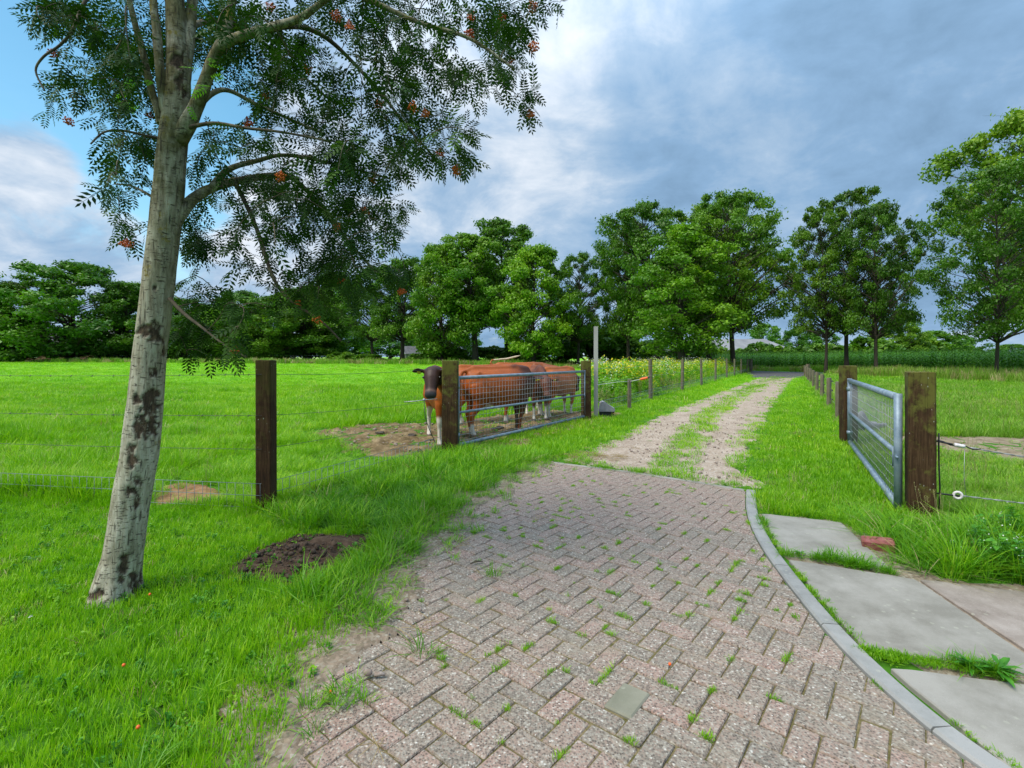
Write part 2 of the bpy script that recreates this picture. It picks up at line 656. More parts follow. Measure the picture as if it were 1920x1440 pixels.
# timber
for nm, a_, b_, c_, moss in (('post_wood', (.016, .008, .005), (.042, .020, .010), (.085, .047, .024), .3), ('gate_post_wood', (.018, .010, .005), (.048, .025, .011), (.095, .057, .027), .9),
                             ('stake_wood', (.085, .068, .045), (.155, .13, .09), (.23, .20, .15), .25)):
    m, k, b, o = new_mat(nm)
    co = objco(k)
    g = k.noise(k.vmath('MULTIPLY', co, (1, 1, .07)), 60, 7, .65, .3)
    big = k.noise(co, 4.0, 5, .6)
    col = k.ramp(k.math('ADD', k.math('MULTIPLY', g, .65), k.math('MULTIPLY', big, .42)), [(.36, a_), (.52, b_), (.68, c_)])
    ck_ = k.smooth(k.noise(k.vmath('MULTIPLY', co, (1, 1, .035)), 34, 4, .6, .2), .38, .335)
    col = k.mix(k.math('MULTIPLY', ck_, .85), col, (.012, .008, .005))
    s3 = k.new('ShaderNodeSeparateXYZ')
    k.put(s3.inputs[0], co)
    mo = k.math('ADD', k.noise(co, 7, 7, .7), k.math('MULTIPLY', k.smooth(s3.outputs[2], .7, 1.45), .22))
    col = k.mix(k.math('MULTIPLY', k.smooth(mo, .52, .72), moss), col, (.115, .115, .022))
    li = k.smooth(k.voro(k.vmath('MULTIPLY', co, (1, 1, .45)), 38, 'Distance'), .16, .06)
    li = k.math('MULTIPLY', li, k.smooth(k.noise(co, 6, 3), .5, .62))
    col = k.mix(li, col, (.42, .43, .36))
    k.put(b.inputs['Base Color'], col)
    b.inputs['Roughness'].default_value = .85
    b.inputs['Specular IOR Level'].default_value = .2
    bump(k, b, k.math('SUBTRACT', k.math('ADD', g, k.math('MULTIPLY', big, .5)), ck_), .8, .007)

# rowan bark: pale skin, dark torn scars, short level cracks, yellow lichen
m, k, b, o = new_mat('rowan_bark')
co = objco(k)
s3 = k.new('ShaderNodeSeparateXYZ')
k.put(s3.inputs[0], co)
st = k.noise(k.vmath('MULTIPLY', co, (1, 1, .16)), 34, 8, .7, .4)
big = k.noise(co, 5, 6, .65)
hi = k.smooth(s3.outputs[2], 1.0, 3.0)
pale = k.ramp(k.math('ADD', k.math('MULTIPLY', st, .75), k.math('MULTIPLY', big, .3)), [(.34, (.10, .085, .055)), (.44, (.26, .23, .165)), (.54, (.40, .37, .285)), (.66, (.54, .51, .42))])
oliv = k.ramp(k.math('ADD', k.math('MULTIPLY', st, .75), k.math('MULTIPLY', big, .3)), [(.36, (.04, .034, .014)), (.52, (.115, .10, .045)), (.68, (.23, .205, .115))])
col = k.mix(k.math('MULTIPLY', hi, k.smooth(big, .38, .6)), pale, oliv)
crk = k.noise(k.vmath('MULTIPLY', co, (1, 1, 4.2)), 24, 5, .6, .5)
crk = k.smooth(crk, .42, .35)
vck = k.smooth(k.noise(k.vmath('MULTIPLY', co, (1, 1, .09)), 75, 4, .6), .40, .33)
col = k.mix(k.math('MULTIPLY', k.math('MAXIMUM', crk, vck), .8), col, (.055, .045, .035))
lich = k.smooth(k.math('ADD', k.noise(co, 9, 6, .7), k.math('MULTIPLY', hi, .06)), .63, .72)
col = k.mix(k.math('MULTIPLY', lich, .7), col, (.22, .17, .02))
scar = k.attr('scar')
sc_c = k.ramp(k.noise(k.vmath('MULTIPLY', co, (1, 1, .4)), 38, 6, .7), [(.3, (.022, .016, .012)), (.5, (.075, .052, .038)), (.62, (.13, .085, .055)), (.75, (.25, .22, .18))])
col = k.mix(k.math('MULTIPLY', scar, k.smooth(k.noise(k.vmath('MULTIPLY', co, (1, 1, .5)), 30, 6, .7), .30, .46)), col, sc_c)
k.put(b.inputs['Base Color'], col)
b.inputs['Roughness'].default_value = .9
b.inputs['Specular IOR Level'].default_value = .15
bump(k, b, k.math('SUBTRACT', k.math('ADD', st, k.math('MULTIPLY', big, .6)), k.math('MULTIPLY', k.math('MAXIMUM', crk, vck), .8)), .8, .008)

simple('oak_bark', [(.3, (.030, .024, .017)), (.5, (.065, .052, .038)), (.7, (.12, .10, .075))], 3.5, .9, stretch=(1, 1, .15), bmp=.8, bd=.06)
simple('twig_bark', [(.3, (.035, .027, .018)), (.5, (.085, .068, .042)), (.7, (.16, .14, .085))], 14, .85, bmp=.4)
simple('galvanised', [(.3, (.13, .185, .24)), (.5, (.20, .265, .325)), (.7, (.28, .345, .40))], 9, .5, .25, bmp=.1, spec=.5)
simple('gate_wire', [(.3, (.25, .26, .27)), (.7, (.42, .43, .44))], 14, .5, .2, bmp=0)
simple('fence_wire', [(.3, (.22, .23, .24)), (.7, (.45, .46, .47))], 14, .45, .4, bmp=0)
simple('dark_wire', [(.3, (.05, .05, .05)), (.7, (.12, .12, .12))], 14, .5, .3, bmp=0)
simple('bright_netting', [(.3, (.13, .165, .19)), (.7, (.23, .27, .30))], 14, .5, .2, bmp=0)
simple('aluminium', [(.3, (.32, .315, .29)), (.5, (.40, .39, .365)), (.7, (.48, .47, .44))], 6, .5, .2, stretch=(1, 1, .1), bmp=.05)
simple('black_plastic', [(.3, (.012, .012, .014)), (.7, (.03, .03, .034))], 12, .45, bmp=0)
simple('white_plastic', [(.3, (.62, .58, .60)), (.7, (.78, .74, .75))], 12, .4, bmp=0)
simple('orange_plastic', [(.3, (.72, .10, .02)), (.7, (.85, .17, .03))], 12, .4, bmp=0)
simple('grey_plastic', [(.3, (.16, .16, .18)), (.5, (.22, .22, .25)), (.7, (.29, .29, .32))], 9, .6, bmp=.1)
simple('pink_brick', [(.3, (.18, .05, .045)), (.5, (.27, .085, .075)), (.7, (.35, .14, .125))], 30, .85, bmp=.5, bd=.004)
simple('hoof', [(.3, (.06, .05, .045)), (.7, (.14, .12, .10))], 20, .6)
simple('eye', [(.3, (.008, .006, .006)), (.7, (.015, .012, .012))], 5, .08, bmp=0, spec=.7)
simple('ear_tag', [(.3, (.75, .62, .05)), (.7, (.82, .70, .08))], 5, .4, bmp=0)
simple('roof_tile', [(.3, (.06, .055, .06)), (.5, (.10, .095, .10)), (.7, (.15, .14, .145))], 2, .8)
simple('barn_roof', [(.3, (.17, .17, .18)), (.5, (.22, .22, .23)), (.7, (.27, .27, .28))], .8, .7, stretch=(1, .2, 1))
simple('red_wall', [(.3, (.14, .06, .04)), (.5, (.21, .10, .07)), (.7, (.28, .15, .11))], 2, .9)
simple('white_wall', [(.3, (.40, .39, .36)), (.7, (.52, .51, .48))], 2, .8)
simple('window_glass', [(.3, (.03, .04, .05)), (.7, (.06, .07, .09))], 2, .08, bmp=0, spec=.8)
simple('straw', [(.3, (.24, .17, .06)), (.7, (.40, .31, .15))], 20, .8, bmp=0)
simple('pebble', [(.3, (.14, .11, .09)), (.5, (.25, .19, .155)), (.7, (.38, .33, .29))], 30, .85, bmp=.2)
simple('soil_clod', [(.3, (.045, .029, .019)), (.5, (.09, .06, .04)), (.7, (.15, .105, .072))], 16, .95, bmp=.6, bd=.01)
simple('dung', [(.3, (.03, .022, .014)), (.7, (.075, .055, .035))], 12, .7, bmp=.6, bd=.02)
simple('petal', [(.3, (.78, .74, .76)), (.7, (.82, .80, .82))], 12, .6, bmp=0)

# cow hide: the coat, dark head and white feet come with the animal as a colour attribute
m, k, b, o = new_mat('hide')
cc = k.attr('coat', 'Color')
hn = k.noise(k.vmath('MULTIPLY', objco(k), (1, 1, .5)), 26, 6, .65)
k.put(b.inputs['Base Color'], k.mix(.55, cc, k.ramp(hn, [(.3, .62), (.7, 1.15)]), 'MULTIPLY'))
b.inputs['Roughness'].default_value = .5
b.inputs['Specular IOR Level'].default_value = .3
bump(k, b, hn, .25, .006)


# ---------------------------------------------------------------- scatter: points with instances of small plants (stuff)
def scatter(name, srcs, P, rz=None, scl=None, idx=None, tilt=0.12):
    n_ = len(P)
    P = np.asarray(P, np.float32)
    if P.shape[1] == 2:
        P = np.c_[P, gz(P[:, 0], P[:, 1])]
    me = bpy.data.meshes.new(name)
    me.vertices.add(n_)
    me.vertices.foreach_set('co', P.astype(np.float32).ravel())
    rot = np.c_[rng.normal(0, tilt, n_), rng.normal(0, tilt, n_), rng.uniform(0, 6.283, n_) if rz is None else rz]
    if scl is None:
        scl = rng.uniform(.8, 1.25, n_)
    scl = np.asarray(scl)
    if scl.ndim == 1:
        scl = np.repeat(scl[:, None], 3, 1)
    if idx is None:
        idx = rng.integers(0, len(srcs), n_)
    a = me.attributes.new('rot', 'FLOAT_VECTOR', 'POINT')
    a.data.foreach_set('vector', rot.astype(np.float32).ravel())
    a = me.attributes.new('scl', 'FLOAT_VECTOR', 'POINT')
    a.data.foreach_set('vector', scl.astype(np.float32).ravel())
    a = me.attributes.new('idx', 'INT', 'POINT')
    a.data.foreach_set('value', idx.astype(np.int32))
    o = bpy.data.objects.new(name, me)
    COL.objects.link(o)
    ng = bpy.data.node_groups.new(name + '_scatter', 'GeometryNodeTree')
    ng.interface.new_socket('Geometry', in_out='INPUT', socket_type='NodeSocketGeometry')
    ng.interface.new_socket('Geometry', in_out='OUTPUT', socket_type='NodeSocketGeometry')
    k = NT(ng)
    gi = k.new('NodeGroupInput')
    go = k.new('NodeGroupOutput')
    ip = k.new('GeometryNodeInstanceOnPoints')
    jn = k.new('GeometryNodeJoinGeometry')
    for s_ in reversed(srcs):
        oi = k.new('GeometryNodeObjectInfo')
        oi.inputs['Object'].default_value = s_
        oi.inputs['As Instance'].default_value = True
        k.l.new(oi.outputs['Geometry'], jn.inputs[0])
    k.l.new(gi.outputs[0], ip.inputs['Points'])
    k.l.new(jn.outputs[0], ip.inputs['Instance'])
    ip.inputs['Pick Instance'].default_value = True
    for nm, dt, sock in (('idx', 'INT', 'Instance Index'), ('rot', 'FLOAT_VECTOR', 'Rotation'), ('scl', 'FLOAT_VECTOR', 'Scale')):
        na = k.new('GeometryNodeInputNamedAttribute', data_type=dt)
        na.inputs['Name'].default_value = nm
        k.l.new(na.outputs[0], ip.inputs[sock])
    k.l.new(ip.outputs[0], go.inputs[0])
    md = o.modifiers.new('scatter', 'NODES')
    md.node_group = ng
    o['kind'] = 'stuff'
    return o


def src(name, me):
    """a plant that is only drawn through scatter()"""
    return bpy.data.objects.new(name, me)


def grid_pts(x0, x1, y0, y1, step):
    nx, ny = max(1, int((x1 - x0) / step)), max(1, int((y1 - y0) / step))
    X, Y = np.meshgrid(np.arange(nx), np.arange(ny))
    P = np.c_[X.ravel(), Y.ravel()] * step + (x0, y0) + rng.uniform(-.15, 1.15, (nx * ny, 2)) * step
    return P


def in_view(P, m=0.6):
    """keeps what the camera can see, with a margin for a step to the side"""
    return np.abs(P[:, 0]) < P[:, 1] * 1.04 + m


def blades(name, n_, rad, h0, h1, wd, lean=.35, mat='lawn_blade', curl=.5, seed=0, heads=0.0, flat=0.0):
    g = np.random.default_rng(seed + 100)
    r_ = rad * np.sqrt(g.uniform(0, 1, n_))
    a = g.uniform(0, 6.283, n_)
    bx, by = r_ * np.cos(a), r_ * np.sin(a)
    h = g.uniform(h0, h1, n_)
    az = a + g.normal(0, 1.1, n_)
    ln = np.abs(g.normal(lean, lean * .5, n_)) * (0.5 + r_ / max(rad, 1e-6) * .8)
    dx, dy = np.cos(az), np.sin(az)
    w_ = wd * g.uniform(.7, 1.3, n_)
    sx, sy = -dy, dx
    rows = []
    for tt, ww in ((0, .75), (.4, 1.0), (.75, .75), (1.0, 0)):
        out = ln * h * (tt * .5 + tt * tt * curl)
        z = h * (tt - .28 * ln * tt * tt)
        cx, cy = bx + dx * out, by + dy * out
        if ww > 0:
            rows.append(np.c_[cx - sx * w_ * ww / 2, cy - sy * w_ * ww / 2, z])
            rows.append(np.c_[cx + sx * w_ * ww / 2, cy + sy * w_ * ww / 2, z])
        else:
            rows.append(np.c_[cx, cy, z])
    V = np.stack(rows, 1).reshape(-1, 3)
    o_ = np.arange(n_)[:, None] * 7
    Q = np.concatenate([o_ + np.array([[0, 1, 3, 2]]), o_ + np.array([[2, 3, 5, 4]])])
    T = o_ + np.array([[4, 5, 6]])
    rn = np.repeat(g.uniform(0, 1, n_), 7)
    me = np_mesh(name, V, [Q, T], {'rnd': rn})
    me.materials.append(MAT[mat])
    return src(name, me)
# ---------------------------------------------------------------- large structure: land, track, road, paving
xs = np.unique(np.concatenate([np.arange(-12, 12.01, .5), np.arange(-60, 60.1, 2.5), np.linspace(-400, 400, 81), np.linspace(-4000, 4000, 41)]))
ys = np.unique(np.concatenate([np.arange(-4, 30.01, .5), np.arange(30, 130, 2.5), np.linspace(130, 500, 60), np.linspace(-600, -4, 14), np.linspace(500, 4500, 30)]))
X, Y = np.meshgrid(xs, ys)
V = np.c_[X.ravel(), Y.ravel(), gz(X.ravel(), Y.ravel())]
nx, ny = len(xs), len(ys)
ii = (np.arange(ny - 1)[:, None] * nx + np.arange(nx - 1)[None, :]).ravel()
o = link('ground', np_mesh('ground', V, np.c_[ii, ii + 1, ii + nx + 1, ii + nx], smooth=True), MAT['field_ground'])
tag(o, kind='structure')


def ragged(poly, step=.12, amp=.05, seed=1):
    """closed outline resampled with an uneven edge"""
    pts = [Vector((p[0], p[1])) for p in poly]
    out = []
    for a, b_ in zip(pts, pts[1:] + pts[:1]):
        n_ = max(1, int((b_ - a).length / step))
        for i in range(n_):
            out.append(a.lerp(b_, i / n_))
    res = []
    for i, p_ in enumerate(out):
        e = (out[(i + 1) % len(out)] - out[i - 1]).normalized()
        nn = Vector((e.y, -e.x))
        v_ = mnoise.fractal(Vector((p_.x * 2.2, p_.y * 2.2, seed * 3.7)), 1.0, 2.0, 4)
        res.append(p_ + nn * amp * v_ * 1.6)
    return res


def sheet(name, poly, z, mat, kind='structure', bulge=0.0, step=.1, seed=0, relief=.0):
    """a piece of ground cover with a real, slightly uneven surface"""
    xs_ = [p[0] for p in poly]
    ys_ = [p[1] for p in poly]
    x0, x1, y0, y1 = min(xs_), max(xs_), min(ys_), max(ys_)
    nx_ = min(240, max(3, int((x1 - x0) / step)))
    ny_ = min(240, max(3, int((y1 - y0) / step)))
    Xg, Yg = np.meshgrid(np.linspace(x0, x1, nx_), np.linspace(y0, y1, ny_))
    P = np.c_[Xg.ravel(), Yg.ravel()]
    ins = inpoly(P, poly)
    dd = dist_poly(P, poly, True) * np.where(ins, 1, -1)
    cell = (np.arange(ny_ - 1)[:, None] * nx_ + np.arange(nx_ - 1)[None, :]).ravel()
    Q = np.c_[cell, cell + 1, cell + nx_ + 1, cell + nx_]
    keep = ins[Q].sum(1) >= 2
    Q = Q[keep]
    zz = gz(P[:, 0], P[:, 1]) + z + bulge * smoothstep(0, .35, dd)
    if relief:
        zz = zz + relief * (vnoise(P, 6, seed) - .5 + .6 * (vnoise(P, 15, seed + 3) - .5)) * smoothstep(-.02, .15, dd)
    zz = np.where(ins, zz, np.minimum(zz, gz(P[:, 0], P[:, 1]) - .012))
    used = np.unique(Q)
    mp = np.full(len(P), -1)
    mp[used] = np.arange(len(used))
    V_ = np.c_[P, zz][used]
    o_ = link(name, np_mesh(name, V_, mp[Q], smooth=True), MAT[mat])
    return tag(o_, kind=kind)


# the farm track: two gravel wheel strips beside a grass ridge
TD = Vector((0.574, 1.0)).normalized()
TN = Vector((TD.y, -TD.x))                       # to the right of the track


def trk(s, off):
    """point at distance s along the track, off to the right of its middle"""
    c0 = Vector((2.15, 7.0))
    # near the paving the track opens towards the drive
    p_ = c0 + TD * s + TN * off
    return p_


TRACK_L = [G(1045, 866), G(1090, 850), G(1150, 822), G(1250, 775), G(1330, 743), G(1400, 717), G(1430, 708)]
TRACK_R = [G(1425, 921), G(1404, 880), G(1402, 850), G(1428, 795), G(1455, 750), G(1485, 713), G(1493, 707)]
MID = [G(1240, 905), G(1262, 870), G(1290, 830), G(1330, 780), G(1380, 745), G(1430, 719), G(1462, 707)]
track_poly = [p_.to_2d() for p_ in TRACK_L] + [Vector((21.5, 41.5)), Vector((23.5, 40.5))] + [p_.to_2d() for p_ in reversed(TRACK_R)]
sheet('gravel_track', ragged(track_poly, .2, .10, 2), .010, 'track_gravel', step=.14, relief=.02)


def offset_line(L, d_):
    out = []
    for i, p_ in enumerate(L):
        a = L[max(i - 1, 0)]
        b_ = L[min(i + 1, len(L) - 1)]
        e = (Vector(b_).to_2d() - Vector(a).to_2d()).normalized()
        out.append(Vector(p_).to_2d() + Vector((e.y, -e.x)) * d_)
    return out


# the road behind: it passes beyond the end of the track and bends away to the left
road_c = [Vector(p_) for p_ in ((38.0, 5), (36.2, 30), (35.0, 40), (32.5, 49), (28.2, 56.5), (20, 62.5), (9, 67.5), (-10, 72), (-40, 78), (-90, 90))]
road_poly = offset_line(road_c, 2.3) + list(reversed(offset_line(road_c, -2.3)))
sheet('road', road_poly, .016, 'asphalt', step=.4)
apron = [Vector(p_) for p_ in ((18.6, 38.6), (20.5, 37.4), (23.5, 39.2), (31.5, 47.0), (30.3, 54.5), (26.6, 56.5), (23.6, 50.5), (21.5, 45.0), (20.0, 41.5))]
sheet('road_apron', ragged(apron, .4, .1, 5), .022, 'asphalt', step=.3)

# ---- drive paved with bricks
KL = [G(*p_) for p_ in ((1399, 922), (1398, 960), (1410, 997), (1432, 1038), (1457, 1073), (1493, 1120), (1537, 1177), (1577, 1223), (1633, 1280), (1690, 1333), (1743, 1377), (1807, 1440))]
KL = [p_.to_2d() for p_ in KL] + [Vector((1.83, 1.45)), Vector((1.97, 1.1)), Vector((2.1, .7))]


def resample(L, step):
    out = [L[0]]
    acc = 0
    for a, b_ in zip(L[:-1], L[1:]):
        l_ = (b_ - a).length
        n_ = max(1, round(l_ / step))
        for i in range(1, n_ + 1):
            out.append(a.lerp(b_, i / n_))
    return out


def smooth_line(L, it=6):
    L = [p_.copy() for p_ in L]
    for _ in range(it):
        L = [L[0]] + [(L[i - 1] + L[i] * 2 + L[i + 1]) / 4 for i in range(1, len(L) - 1)] + [L[-1]]
    return L


KLs = smooth_line(resample(KL, .08), 14)
FAR = [G(1036, 868), G(1100, 876), G(1180, 886), G(1260, 898), G(1330, 909), G(1399, 921)]
FAR = [p_.to_2d() for p_ in FAR]
LEFT = [G(*p_).to_2d() for p_ in ((1036, 868), (960, 905), (900, 955), (830, 1010), (780, 1085), (700, 1165), (650, 1235), (600, 1330), (570, 1440))] + [Vector((-1.0, 1.2)), Vector((-1.2, .7))]
LEFT_IN = [p_ + Vector((-.45, .05)) for p_ in LEFT]            # the bricks run on under the sand and grass
drive_poly = FAR + KLs + list(reversed(LEFT_IN))
drive = sheet('driveway', [p_ for p_ in drive_poly], .004, 'joint_sand', step=.08, relief=.003)

BW, BL, GAP = .1045, .2095, .0048
PITCH = BW + .0006
U = Vector((.0 + math.cos(R(50.2)), math.sin(R(50.2))))
Vv = Vector((-U.y, U.x))
ORG = G(1176, 1320).to_2d() - U * .1 - Vv * .05


def half_clip(poly, a, b_):
    """keeps the part of poly that lies left of the line a->b"""
    out = []
    n_ = Vector((-(b_ - a).y, (b_ - a).x)).normalized()
    for i in range(len(poly)):
        p_, q_ = poly[i], poly[(i + 1) % len(poly)]
        dp, dq = (p_ - a).dot(n_), (q_ - a).dot(n_)
        if dp >= 0:
            out.append(p_)
        if (dp > 0) != (dq > 0) and abs(dp - dq) > 1e-9:
            out.append(p_.lerp(q_, dp / (dp - dq)))
    return out


def nearest_seg(L, p_):
    best, bs = 1e9, None
    for a, b_ in zip(L[:-1], L[1:]):
        ab = b_ - a
        tt = max(0, min(1, (p_ - a).dot(ab) / max(ab.length_squared, 1e-9)))
        dd = (p_ - a - ab * tt).length
        if dd < best:
            best, bs = dd, (a, b_)
    return best, bs


bricks = []           # (outline, centre, whole?)
pinch = drive_poly
for i in range(-75, 76):
    for j in range(-75, 76):
        dmod = (i - j) % 4
        if dmod == 0:
            x0, y0, lx, ly = i, j, 2, 1
        elif dmod == 3:
            x0, y0, lx, ly = i, j, 1, 2
        else:
            continue
        g2 = GAP / 2 / PITCH
        cs = [(x0 + g2, y0 + g2), (x0 + lx - g2, y0 + g2), (x0 + lx - g2, y0 + ly - g2), (x0 + g2, y0 + ly - g2)]
        poly = [ORG + U * (a * PITCH) + Vv * (b_ * PITCH) for a, b_ in cs]
        c_ = sum(poly, Vector((0, 0))) / 4
        if c_.y < .72 or c_.y > 8 or c_.x < -2 or c_.x > 3.5:
            continue
        bricks.append((poly, c_, lx))
cen = np.array([[b_[1].x, b_[1].y] for b_ in bricks])
ok = inpoly(cen, drive_poly)
edge_d = np.minimum(dist_poly(cen, KLs), dist_poly(cen, FAR))
sel = []
gp = G(1177, 1320).to_2d()
gi_ = int(np.argmin(np.hypot(cen[:, 0] - gp.x, cen[:, 1] - gp.y)))
for n_, (poly, c_, lx) in enumerate(bricks):
    if edge_d[n_] > .14:
        if ok[n_]:
            sel.append((poly, c_, lx, True, n_ == gi_))
        continue
    for L in (KLs, FAR):
        dd, sg = nearest_seg(L, c_)
        if dd < .2:
            if L is KLs:
                a, b_ = sg[1], sg[0]
                nn = Vector((-(b_ - a).y, (b_ - a).x)).normalized() * .006
                poly = half_clip(poly, a + nn, b_ + nn) if len(poly) > 2 else poly
            else:
                a, b_ = sg[1], sg[0]
                nn = Vector((-(b_ - a).y, (b_ - a).x)).normalized() * .045
                poly = half_clip(poly, a + nn, b_ + nn) if len(poly) > 2 else poly
    if len(poly) > 2:
        ar = abs(sum(poly[q_].x * poly[(q_ + 1) % len(poly)].y - poly[(q_ + 1) % len(poly)].x * poly[q_].y for q_ in range(len(poly)))) / 2
        cc_ = sum(poly, Vector((0, 0))) / len(poly)
        if ar > .0012 and inpoly(np.array([[cc_.x, cc_.y]]), drive_poly)[0]:
            sel.append((poly, cc_, lx, False, False))
# the 300 that show largest are parts of their own, the rest is one part
def shown(e):
    c_ = e[1]
    hid = dist_poly(np.array([[c_.x, c_.y]]), LEFT)[0] * (1 if inpoly(np.array([[c_.x, c_.y]]), FAR + KLs + list(reversed(LEFT))) else -1)
    vis = c_.y > 1.80 and abs(c_.x) < c_.y * 1.033 and hid > .02
    return (0 if vis else 1, c_.y ** 2 + .6 * c_.x ** 2)
sel.sort(key=shown)
brick_meshes = []
for q_ in range(5):
    gq = random.Random(q_)
    mb = MB()
    a, b_ = (BL - GAP) / 2 - .0004 * q_, (BW - GAP) / 2 - .0003 * q_
    c = .0055 + .001 * (q_ % 3)
    ring = [(a, -b_), (a, b_), (-a, b_), (-a, -b_)]
    ring = [(x_ + gq.uniform(-.0012, .0012), y_ + gq.uniform(-.0012, .0012)) for x_, y_ in ring]
    octo = []
    for s_ in range(4):
        p0, p1, p2 = ring[s_ - 1], ring[s_], ring[(s_ + 1) % 4]
        e1 = gq.uniform(.003, .007)
        l1 = math.hypot(p0[0] - p1[0], p0[1] - p1[1])
        l2 = math.hypot(p2[0] - p1[0], p2[1] - p1[1])
        octo.append((p1[0] + (p0[0] - p1[0]) / l1 * e1, p1[1] + (p0[1] - p1[1]) / l1 * e1))
        octo.append((p1[0] + (p2[0] - p1[0]) / l2 * e1, p1[1] + (p2[1] - p1[1]) / l2 * e1))
    mb.prism(octo, -.02, .0, c)
    brick_meshes.append(mb.mesh('brick', MAT['paving_brick']))
gmb = MB()
gmb.box((0, 0, -.012), (BL - .02, BW * 1.22, .03), ch=.006)
grey_mesh = gmb.mesh('grey_paver', MAT['grey_paver'])
rest = MB()
angU = math.atan2(U.y, U.x)
angV = math.atan2(Vv.y, Vv.x)
count = 0
for poly, c_, lx, whole, grey in sel:
    z = .0125 + random.gauss(0, .0015) + .0035 * (mnoise.noise(Vector((c_.x * 1.3, c_.y * 1.3, 3))))
    tx, ty = random.gauss(0, .011), random.gauss(0, .011)
    if count < 300:
        count += 1
        if grey:
            o = share('brick', grey_mesh, drive)
            o['label'] = 'smooth grey-green paver set among the speckled bricks'
            o.location = (c_.x, c_.y, z + .005)
        elif whole:
            o = share('brick', brick_meshes[random.randrange(5)], drive)
            o.location = (c_.x, c_.y, z)
        else:
            mb = MB()
            mb.prism([(p_.x - c_.x, p_.y - c_.y) for p_ in poly], -.02, 0, .005)
            o = share('brick', mb.mesh('brick_cut', MAT['paving_brick']), drive)
            o.location = (c_.x, c_.y, z)
            o.rotation_euler = (tx, ty, 0)
            continue
        o.rotation_euler = (tx, ty, (angU if lx == 2 else angV) + (math.pi if random.random() < .5 else 0) + random.gauss(0, .008))
    else:
        rest.prism([(p_.x, p_.y) for p_ in poly], z - .02, z, .005)
o = rest.build('paving_bricks', MAT['paving_brick'], drive)
o['kind'] = 'stuff'

# kerb stones along the right edge of the paving and the flush strip across its far end


def strip(name, L, w_, z0, z1, mat, parent, ch=.008, cuts=None, gap=.005):
    """curved stones of width w_ to the right of line L, cut at arc positions"""
    L = [Vector(p_) for p_ in L]
    s_ = [0]
    for a, b_ in zip(L[:-1], L[1:]):
        s_.append(s_[-1] + (b_ - a).length)

    def at(u):
        u = max(0, min(s_[-1], u))
        for i in range(len(L) - 1):
            if u <= s_[i + 1]:
                f = (u - s_[i]) / max(s_[i + 1] - s_[i], 1e-9)
                e = (L[i + 1] - L[i]).normalized()
                return L[i].lerp(L[i + 1], f), e
        return L[-1], (L[-1] - L[-2]).normalized()
    objs = []
    for u0, u1 in zip(cuts[:-1], cuts[1:]):
        n_ = max(2, int((u1 - u0) / .07))
        mb = MB()
        vs, fs = [], []
        for i in range(n_ + 1):
            p_, e = at(u0 + gap / 2 + (u1 - u0 - gap) * i / n_)
            nn = Vector((e.y, -e.x)) * (1 if w_ > 0 else -1)
            ww = abs(w_)
            for (o_, z) in ((0, z0), (0, z1 - ch), (ch, z1), (ww - ch, z1), (ww, z1 - ch), (ww, z0)):
                q_ = p_ + nn * o_
                vs.append((q_.x, q_.y, z))
        for i in range(n_):
            for k_ in range(5):
                fs.append((i * 6 + k_, i * 6 + k_ + 1, i * 6 + 7 + k_, i * 6 + 6 + k_))
        fs.append((5, 4, 3, 2, 1, 0))
        fs.append(tuple(n_ * 6 + k_ for k_ in range(6)))
        if w_ < 0:
            fs = [tuple(reversed(f)) for f in fs]
        mb.add(vs, fs)
        objs.append(mb.build(name, mat, parent))
    return objs, at, s_[-1]


def arc_at(L, p_):
    acc, best, bu = 0, 1e9, 0
    for a, b_ in zip(L[:-1], L[1:]):
        l_ = (b_ - a).length
        tt = max(0, min(1, (p_ - a).dot(b_ - a) / max(l_ * l_, 1e-9)))
        dd = (a.lerp(b_, tt) - p_).length
        if dd < best:
            best, bu = dd, acc + tt * l_
        acc += l_
    return bu


kerb = empty('kerb')
tag(kerb, kind='structure')
kc = [0] + [arc_at(KLs, G(*p_).to_2d()) for p_ in ((1410, 997), (1455, 1066), (1538, 1178), (1744, 1378))]
kc.append(kc[-1] + .98)
strip('kerb_stone', list(reversed(KLs))[::-1], -.098, -.08, .03, MAT['kerb_concrete'], kerb, .011, kc, .009)
edge_strip = empty('edging')
tag(edge_strip, kind='structure')
FARs = smooth_line(resample(FAR, .1), 4)
lf = sum((b_ - a).length for a, b_ in zip(FARs[:-1], FARs[1:]))
strip('edging_stone', FARs, .07, -.08, .021, MAT['slab_concrete'], edge_strip, .006, [0, lf * .24, lf * .49, lf * .74, lf])

# concrete slabs of the footpath
foot = sheet('footpath', [Vector(p_) for p_ in ((2.33, 4.85), (3.1, 4.6), (2.95, 3.4), (3.7, 3.2), (3.6, .9), (1.95, .95), (1.90, 2.4), (2.05, 3.7))], .003, 'sand_strip', step=.08, relief=.008)


def slab(pts, mat, z=.028, lab=None):
    pts = [Vector(p_) for p_ in pts]
    area = sum(pts[i].x * pts[(i + 1) % len(pts)].y - pts[(i + 1) % len(pts)].x * pts[i].y for i in range(len(pts)))
    if area < 0:
        pts.reverse()
    c_ = sum(pts, Vector((0, 0))) / len(pts)
    out = []
    for i in range(len(pts)):            # slightly worn outline
        a, b_ = pts[i], pts[(i + 1) % len(pts)]
        n_ = 9
        for j in range(n_):
            p_ = a.lerp(b_, j / n_)
            e = (b_ - a).normalized()
            q_ = p_ + Vector((e.y, -e.x)) * random.uniform(-.003, .003)
            if j == 0:
                q_ = p_ + (c_ - p_).normalized() * .012
            out.append((q_.x - c_.x, q_.y - c_.y))
    mb = MB()
    mb.prism(out, -.06, 0, .006)
    o_ = mb.build('slab', MAT[mat], foot)
    o_.location = (c_.x, c_.y, z)
    o_.rotation_euler = (random.gauss(0, .004), random.gauss(0, .004), 0)
    if lab:
        o_['label'] = lab
    return o_


